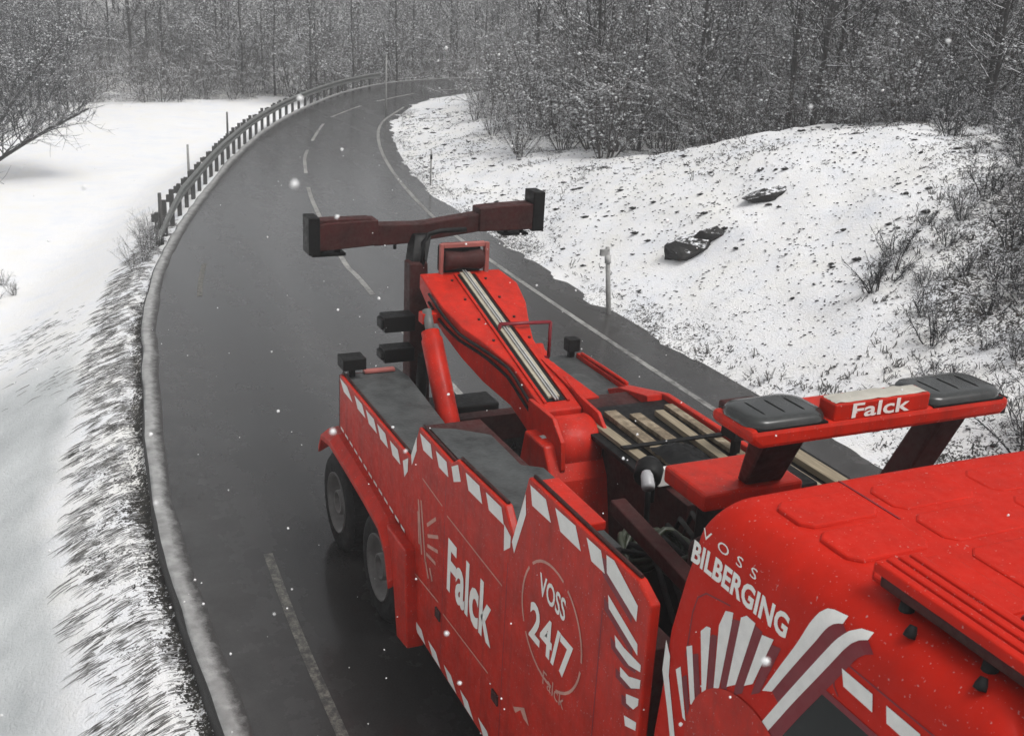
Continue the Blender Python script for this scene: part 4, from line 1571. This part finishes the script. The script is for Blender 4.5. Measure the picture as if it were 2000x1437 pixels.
pod(-.69, -.205, lb)
pod(.43, .985, lb)
MB().box((5.06, -.20, 3.465), (5.188, .425, 3.560)).build('sign_box', 'red', lb, .01)
sb = MB()
sb.add([(5.065 + .11 * i / 12, -.19 + .60 * j / 20, 3.562 + .016 * (math.sin(math.pi * i / 12) * math.sin(math.pi * j / 20)) ** .4 + .008 * noise.noise((i * .5, j * .5, 0))) for i in range(13) for j in range(21)], [(i * 21 + j, (i + 1) * 21 + j, (i + 1) * 21 + j + 1, i * 21 + j + 1) for i in range(12) for j in range(20)], True)
sb.build('snow_cap', 'cream', lb)
text_on('lettering', 'Falck', lambda a, b: (5.1915, -.09 + .38 * a, 3.476 + .080 * b), 'letter', lb, .02)
MB().box((4.86, 1.0, 3.36), (5.16, 1.03, 3.46)).build('end_bracket', 'black', lb, .005)
MB().box((4.70, -.56, 3.40), (4.84, -.34, 3.45)).build('rear_arm', 'darkred', lb, .01)
P_('light_pylon', MB().hexa([(4.46, -.20, 2.83), (4.56, -.20, 2.83), (4.56, .06, 2.83), (4.46, .06, 2.83)], [(4.86, -.44, 3.38), (5.02, -.44, 3.38), (5.02, -.16, 3.38), (4.86, -.16, 3.38)]), 'darkred', bevel=.02)
P_('light_pylon', MB().hexa([(4.62, .42, 2.34), (4.80, .42, 2.34), (4.80, .60, 2.34), (4.62, .60, 2.34)], [(4.92, .68, 3.38), (5.08, .68, 3.38), (5.08, .88, 3.38), (4.92, .88, 3.38)]), 'darkred', bevel=.02)

# lamps, hoses and rail in the gap
wl = P_('work_lamp', MB().lathe([(0, 0), (.07, 0), (.10, .05), (.10, .15), (.085, .17), (0, .17)], (3.15, .06, 2.33), (.6, -.5, -.3), 18), 'black', bevel=0)
wl2 = P_('work_lamp', MB().lathe([(0, 0), (.03, .0), (.042, .03), (.046, .11), (.04, .13), (0, .13)], (3.46, -.17, 2.43), (.75, -.25, -.6), 16), 'chrome', bevel=0, label='bright metal lamp housing')
P_('lamp_post', MB().tube([(3.1, .12, 2.0), (3.12, .1, 2.3)], .025, 8), 'black', bevel=0)
P_('lamp_post', MB().tube([(3.42, -.1, 1.9), (3.46, -.15, 2.42)], .02, 8), 'black', bevel=0)
P_('work_lamp', MB().box((2.66, .98, 2.24), (2.84, 1.16, 2.42)).box((2.72, 1.04, 2.0), (2.78, 1.1, 2.25)), 'black')
mb = MB()
for k in range(9):
    r_ = .15 + .02 * rm_.random()
    cx_, cy_, cz_ = 3.75 + .03 * k, -.33 + .015 * k, 2.02 + .012 * k
    pts = [(cx_ + r_ * math.cos(a) * 1.2, cy_ + r_ * math.sin(a) * .9, cz_ + .06 * math.sin(2 * a + k)) for a in np.linspace(0, 2 * math.pi, 19)[:-1]]
    mb.tube(pts, .022, 7, closed=True)
P_('hose_coil', mb, 'hose', bevel=0)
mb = MB()
for k in range(7):
    y = -.55 + k * .09
    mb.tube([(3.5, y, 1.5), (3.75, y + .04, 2.05 + .03 * k), (4.2, y + .02, 2.25 - .03 * k), (4.6, y - .05, 2.0), (5.2, y, 1.85)], .02, 7)
P_('air_lines', mb, 'rubber', bevel=0)
P_('gap_rail', MB().hexa([(4.08, -.80, 2.52), (4.95, -.80, 2.44), (4.95, -.70, 2.44), (4.08, -.70, 2.52)], [(4.08, -.80, 2.61), (4.95, -.80, 2.53), (4.95, -.70, 2.53), (4.08, -.70, 2.61)]), 'darkred', bevel=.01)
P_('mid_bracket', MB().box((3.60, -.66, 1.2), (3.80, .30, 1.95)), 'black', bevel=.02)
P_('deck_rail', MB().box((2.98, .22, 2.06), (3.03, .98, 2.20)), 'white', bevel=.006)
P_('plank_deck', MB().box((1.50, .20, 2.03), (2.98, 1.20, 2.07)).box((3.34, .44, 2.34), (4.5, 1.20, 2.38)), 'black')

# cab
XR = ([.55, 1.9, 2.19, 2.52, 2.78, 3.06, 3.23, 3.35, 3.4], [5.30, 5.33, 5.375, 5.38, 5.43, 5.515, 5.555, 5.60, 5.62])
XF = ([.55, 1.2, 1.7, 2.9, 3.1, 3.25, 3.38, 3.41], [7.9, 7.95, 7.92, 7.62, 7.52, 7.40, 7.22, 7.16])
HR = .20
hz_l = [.62, 1.0, 1.5, 2.0, 2.3, 2.6, 2.9, 3.1, 3.18] + [3.18 + HR * math.pi / 2 * k / 7 for k in range(1, 8)]


def csec(h):
    if h <= 3.18:
        return -1.2, h
    a = min((h - 3.18) / HR, math.pi / 2)
    return -1.2 + HR * (1 - math.cos(a)), 3.18 + HR * math.sin(a)


half = [csec(h) for h in hz_l]
roofm = [(-.7, 3.386), (-.35, 3.392), (0, 3.394)]
sec = half + roofm + [(-y, z) for y, z in roofm[:-1][::-1]] + [(-y, z) for y, z in half[::-1]]
us = [0, .004, .012, .03] + list(np.linspace(.08, .94, 16)) + [.97, .99, 1.0]
mb = MB()
vs, fs = [], []
n = len(sec)
for i, u in enumerate(us):
    ins = {0: .028, 1: .012, 2: .003}.get(i, 0)
    if i >= len(us) - 3:
        ins = (.01, .03, .07)[i - len(us) + 3]
    for (y, z) in sec:
        zz = z - (ins * max(0, (z - 2.9) / .5))
        yy = y - math.copysign(min(ins, abs(y)), y)
        x0, x1 = np.interp(z, *XR), np.interp(z, *XF)
        vs.append((x0 + u * (x1 - x0), yy, zz))
for i in range(len(us) - 1):
    for k in range(n - 1):
        fs.append((i * n + k, (i + 1) * n + k, (i + 1) * n + k + 1, i * n + k + 1))
fs.append(tuple(range(n)))
fs.append(tuple(range((len(us) - 1) * n, len(us) * n)))
fs.append(tuple(i * n for i in range(len(us))) + tuple(i * n + n - 1 for i in range(len(us))[::-1]))
mb.add(vs, fs, True)
cab = P_('cab', mb, 'roofred', bevel=0)


def conf(X_, h, off=.003):
    if h <= 3.18:
        return (X_, -1.2 - off, h)
    a = min((h - 3.18) / HR, math.pi / 2)
    return (X_, -1.2 + HR * (1 - math.cos(a)) - off * math.cos(a), 3.18 + HR * math.sin(a) + off * math.sin(a))


def decal(name, polys, mat, off=.003, cuts=3):
    bm = bmesh.new()
    for poly in polys:
        f = bm.faces.new([bm.verts.new((a, b, 0)) for a, b in poly])
        bmesh.ops.triangulate(bm, faces=[f])
    if cuts:
        bmesh.ops.subdivide_edges(bm, edges=bm.edges[:], cuts=cuts, use_grid_fill=True)
    me_v = [conf(v.co.x, v.co.y, off) for v in bm.verts]
    bm.verts.index_update()
    me_f = [tuple(v.index for v in f.verts) for f in bm.faces]
    bm.free()
    return MB().add(me_v, me_f).build(name, mat, cab, fixn=False)


rays = [[[5.391, 2.541], [5.386, 2.368], [5.47, 2.176], [5.535, 2.0], [5.585, 2.0], [5.51, 2.2], [5.445, 2.371], [5.437, 2.478]],
        [[5.496, 2.441], [5.532, 2.48], [5.62, 2.234], [5.594, 2.237]],
        [[5.559, 2.607], [5.602, 2.639], [5.679, 2.36], [5.641, 2.345]],
        [[5.654, 2.747], [5.692, 2.795], [5.724, 2.805], [5.747, 2.469], [5.722, 2.432]],
        [[5.781, 2.853], [5.814, 2.946], [5.869, 2.968], [5.867, 2.904], [5.837, 2.565], [5.799, 2.525]],
        [[5.924, 2.977], [5.96, 3.007], [6.022, 3.006], [5.946, 2.653], [5.889, 2.605]],
        [[6.074, 2.982], [6.149, 3.005], [6.058, 2.731], [6.004, 2.686]]]
for q in rays:
    decal('white_ray', [q], 'white', .004, 1)
decal('ray_shadow', [[(a + .05, b - .012) for a, b in q] for q in rays[1:]], 'maroon', .002, 1)
rib1 = [[[6.124, 2.742], [6.183, 2.777]], [[6.207, 2.913], [6.258, 2.914]], [[6.286, 3.071], [6.329, 3.041]], [[6.348, 3.213], [6.398, 3.162]], [[6.392, 3.29], [6.445, 3.25]], [[6.491, 3.315], [6.49, 3.28]]]
rib2 = [[[6.0, 2.36], [6.07, 2.38]], [[6.093, 2.505], [6.160, 2.53]], [[6.182, 2.665], [6.243, 2.677]], [[6.267, 2.82], [6.317, 2.812]], [[6.408, 3.07], [6.452, 3.045]], [[6.512, 3.247], [6.547, 3.211]], [[6.561, 3.305], [6.58, 3.262]], [[6.624, 3.325], [6.622, 3.29]]]


def quads(rb):
    A_, B2 = polyline([q[0] for q in rb], .03), polyline([q[1] for q in rb], .03)
    k = 22
    ta = np.linspace(0, 1, k)
    f = lambda P: np.stack([np.interp(ta, np.linspace(0, 1, len(P)), P[:, c]) for c in (0, 1)], 1)
    A_, B2 = f(A_), f(B2)
    return [[tuple(A_[i]), tuple(A_[i + 1]), tuple(B2[i + 1]), tuple(B2[i])] for i in range(k - 1)]


def quads_old(rb):
    return [[rb[i][0], rb[i + 1][0], rb[i + 1][1], rb[i][1]] for i in range(len(rb) - 1)]


decal('white_stripe', quads(rib1), 'white', .004, 1)
decal('white_stripe', quads(rib2), 'white', .004, 1)
decal('stripe_shadow', quads([[b, (b[0] + .055, b[1] - .03)] for a, b in rib1]) + quads([[b, (b[0] + .05, b[1] - .03)] for a, b in rib2]), 'maroon', .0025, 1)
decal('emblem_disc', [[(6.05 + .43 * math.cos(a), 2.19 + .43 * math.sin(a)) for a in np.linspace(0, 2 * math.pi, 41)[:-1]]], 'red', .0055, 0)
decal('reflective_tile', [[[6.548, 3.125], [6.718, 3.124], [6.732, 3.055], [6.571, 3.06]]], 'white', .004, 1)
decal('reflective_tile', [[[6.79, 3.125], [6.96, 3.124], [6.974, 3.055], [6.806, 3.06]]], 'white', .004, 1)
decal('reflective_tile', [[[7.03, 3.125], [7.20, 3.124], [7.214, 3.055], [7.05, 3.06]]], 'white', .004, 1)
V_, F_ = text_geo('BILBERGING', .035, 1.02)
MB().add([conf(5.515 + .70 * a + .012 * b, 3.035 + .115 * b + (.008 * a)) for a, b in V_], F_).build('lettering', 'letter', cab, fixn=False)
V_, F_ = text_geo('VOSS', .0, 1.9)
MB().add([conf(5.575 + .41 * a, 3.188 + .045 * b) for a, b in V_], F_).build('lettering', 'letter', cab, fixn=False)
# side window, door seam, fairing flap
decal('side_window', [[(6.40, 2.955), (7.40, 2.955), (7.66, 2.05), (6.12, 2.05), (6.10, 2.36), (6.24, 2.64)]], 'glass', .0015, 0)
decal('window_trim', quads([[(6.36, 2.985), (6.40, 2.955)], [(7.44, 2.985), (7.40, 2.955)]]), 'maroon', .0030, 0)
sm_ = MB()


def seam(pts, wd=.008):
    for p, q in zip(pts[:-1], pts[1:]):
        p, q = np.array(p, float), np.array(q, float)
        d = (q - p) / np.linalg.norm(q - p)
        nn = np.array([-d[1], d[0]]) * wd / 2
        sm_.add([conf(*(p + nn), .002), conf(*(q + nn), .002), conf(*(q - nn), .002), conf(*(p - nn), .002)], [(0, 1, 2, 3)])


seam([(5.56, 2.55), (5.575, 2.80), (5.60, 2.89), (5.66, 2.945), (5.84, 2.985)])
sm_.build('panel_seam', 'maroon', cab, fixn=False)
sm_ = MB()
seam([(7.3, 3.155), (6.50, 3.155), (6.52, 3.03), (6.55, 3.0)])
sm_.build('door_seam', 'maroon', cab, fixn=False)
# pressed roof panels
for y0, y1 in ((-.98, -.55), (-.47, .01), (.10, .60), (.68, .98)):
    for x0, x1 in ((5.74, 5.985), (6.03, 6.29), (6.35, 6.80)):
        c_ = .05
        q = [(x0 + c_, y0), (x1 - c_, y0), (x1, y0 + c_), (x1, y1 - c_), (x1 - c_, y1), (x0 + c_, y1), (x0, y1 - c_), (x0, y0 + c_)]
        MB().prism(q, 2, 3.36, 3.3985).build('roof_panel', 'roofred', cab, .012)
MB().prism([(5.64, -.525), (6.04, -.525), (6.04, -.515), (5.64, -.515)], 2, 3.37, 3.3925).build('roof_seam', 'maroon', cab, 0)
rb = P_('roof_bar', MB().box((6.50, -1.045, 3.42), (7.6, -.855, 3.475)), 'darkred', bevel=.01)
for k in range(4):
    y = -1.06 + k * .056
    MB().box((6.47, y, 3.47), (7.64, y + .046, 3.515)).build('slat', 'roofred', rb, .010)
for x in (6.62, 7.02, 7.42):
    MB().tube([(x, -1.02, 3.30), (x, -1.0, 3.44)], .03, 10).build('bar_foot', 'black', rb)
for x in (6.74, 7.07):
    MB().lathe([(0, 0), (.014, 0), (.022, .025), (.024, .045), (0, .05)], (x, -1.09, 3.40), (.2, -.5, -.8), 12).build('shade_smudge', 'black', rb)  # black knobs added to stand for dark smudges of shadow under the bar
MB().box((6.86, -.72, 3.38), (7.2, -.30, 3.445)).build('roof_hatch', 'maroon', cab, .02)
MB().hexa([(7.60, -1.06, 1.75), (7.95, -1.06, 1.75), (7.95, 1.06, 1.75), (7.60, 1.06, 1.75)], [(7.45, -1.02, 2.95), (7.645, -1.02, 2.95), (7.645, 1.02, 2.95), (7.45, 1.02, 2.95)]).build('windscreen', 'glass', cab, .02)
P_('front_bumper', MB().box((7.55, -1.18, .42), (8.02, 1.18, .95)), 'black', bevel=.05)

# straps and chain thrown over the planks
mb = MB()
gv, gf = [], []
for i in range(15):
    for j in range(12):
        u_, w_ = i / 14 - .5, j / 11 - .5
        e = max(0, 1 - (u_ * u_ + w_ * w_) * 3.4)
        gv.append((2.72 + .42 * u_ * (1 + .2 * noise.noise((i * .7, j * .7, 3))), .60 + .34 * w_ * (1 + .3 * noise.noise((i * .6, j * .6, 8))), 2.122 + .05 * e + .05 * abs(noise.noise((i * .45, j * .45, 1)))))
gf = [(i * 12 + j, (i + 1) * 12 + j, (i + 1) * 12 + j + 1, i * 12 + j + 1) for i in range(14) for j in range(11)]
mb.add(gv, gf, True)
tag(mb.build('tarpaulin', 'black'), 'crumpled black cover lying on the deck planks beside the light bar', 'cover')
P_('tie_strap', MB().box((2.42, .24, 2.118), (2.47, 1.19, 2.132)), 'black', bevel=0)
# loose planks on the far deck
GP = 'planks lying on the far side of the truck deck'
pk = random.Random(12)
for k, y in enumerate((.33, .53, .73, .93, 1.11)):
    x0 = 1.62 + pk.uniform(-.05, .16)
    o = MB().box((-.62, -.055, 0), (.66, .055, .045)).build('timber_plank', 'wood' if k in (0, 3) else 'wood_dark', None, .006)
    o.location = (x0 + .66, y, 2.071)
    o.rotation_euler = (0, 0, pk.uniform(-.035, .035))
    o.scale = (pk.uniform(.86, 1.0), pk.uniform(.75, 1.15), pk.uniform(.8, 1.2))
    tag(o, ['weathered pale plank on the truck deck, nearest the boom', 'weathered pale plank second from the boom on the truck deck', 'weathered pale plank in the middle of the deck row', 'weathered pale plank next to the outermost on the deck', 'weathered pale plank at the outer edge of the truck deck'][k], 'plank', GP)
for k, y in enumerate((.58, .80, 1.03)):
    o = MB().box((-.5, -.06, 0), (.5, .06, .05)).build('timber_plank', 'wood', None, .006)
    o.location = (3.92 + pk.uniform(-.05, .05), y, 2.381)
    tag(o, ['inner weathered plank under the light bar behind the cab roof', 'middle weathered plank under the light bar behind the cab roof', 'outer weathered plank under the light bar behind the cab roof'][k], 'plank', GP)

# ------------------------------------------------------------------ falling snow
n = 900
dep = R.uniform(3.2, 26, n)
u = R.uniform(-.5, .5, n)
v_ = R.uniform(-.36, .36, n)
C_ = np.array(CAM)[None] + dep[:, None] * (np.array(Fv)[None] + u[:, None] * np.array(Rv)[None] + v_[:, None] * np.array(Uv)[None])
nn = 16
dep2, u2, v2 = R.uniform(1.0, 2.3, nn), R.uniform(-.44, .44, nn), R.uniform(-.31, .31, nn)
C2 = np.array(CAM)[None] + dep2[:, None] * (np.array(Fv)[None] + u2[:, None] * np.array(Rv)[None] + v2[:, None] * np.array(Uv)[None])
C_ = np.r_[C_, C2]
okf = C_[:, 2] > .15
C_ = C_[okf]
n = len(C_)
sz = R.uniform(.0022, .006, n) * (1 + .9 * (R.rand(n) < .08))
sz[-nn:] = R.uniform(.0025, .0055, nn)
bmf = bmesh.new()
bmesh.ops.create_icosphere(bmf, subdivisions=1, radius=1)
ico = np.array([v.co[:] for v in bmf.verts])
icf = np.array([[v.index for v in f.verts] for f in bmf.faces])
bmf.free()
V_ = ico[None] * sz[:, None, None] * R.uniform(.75, 1.25, (n, len(ico), 1)) + C_[:, None, :]
F_ = (icf[None] + (np.arange(n) * len(ico))[:, None, None]).reshape(-1, 3)
o = link_mesh('falling_snow', np_mesh('falling_snow', V_.reshape(-1, 3), F_, 'flake', True))
tag(o, 'snowflakes falling through the air over the road', 'snow', kind='stuff')

# ------------------------------------------------------------------ snowy air
hz = MB()
hz.box((-160, -110, -4), (40, 130, 24))
me_m = bpy.data.materials.new('snowy_air')
me_m.use_nodes = True
nt = me_m.node_tree
nt.nodes.clear()
pv = nt.nodes.new("ShaderNodeVolumePrincipled")
pv.inputs['Color'].default_value = (.86, .87, .88, 1)
pv.inputs['Density'].default_value = .0021
om = nt.nodes.new("ShaderNodeOutputMaterial")
nt.links.new(pv.outputs[0], om.inputs['Volume'])
HAZE = True
if HAZE:
    tag(hz.build('haze', me_m), kind='stuff')
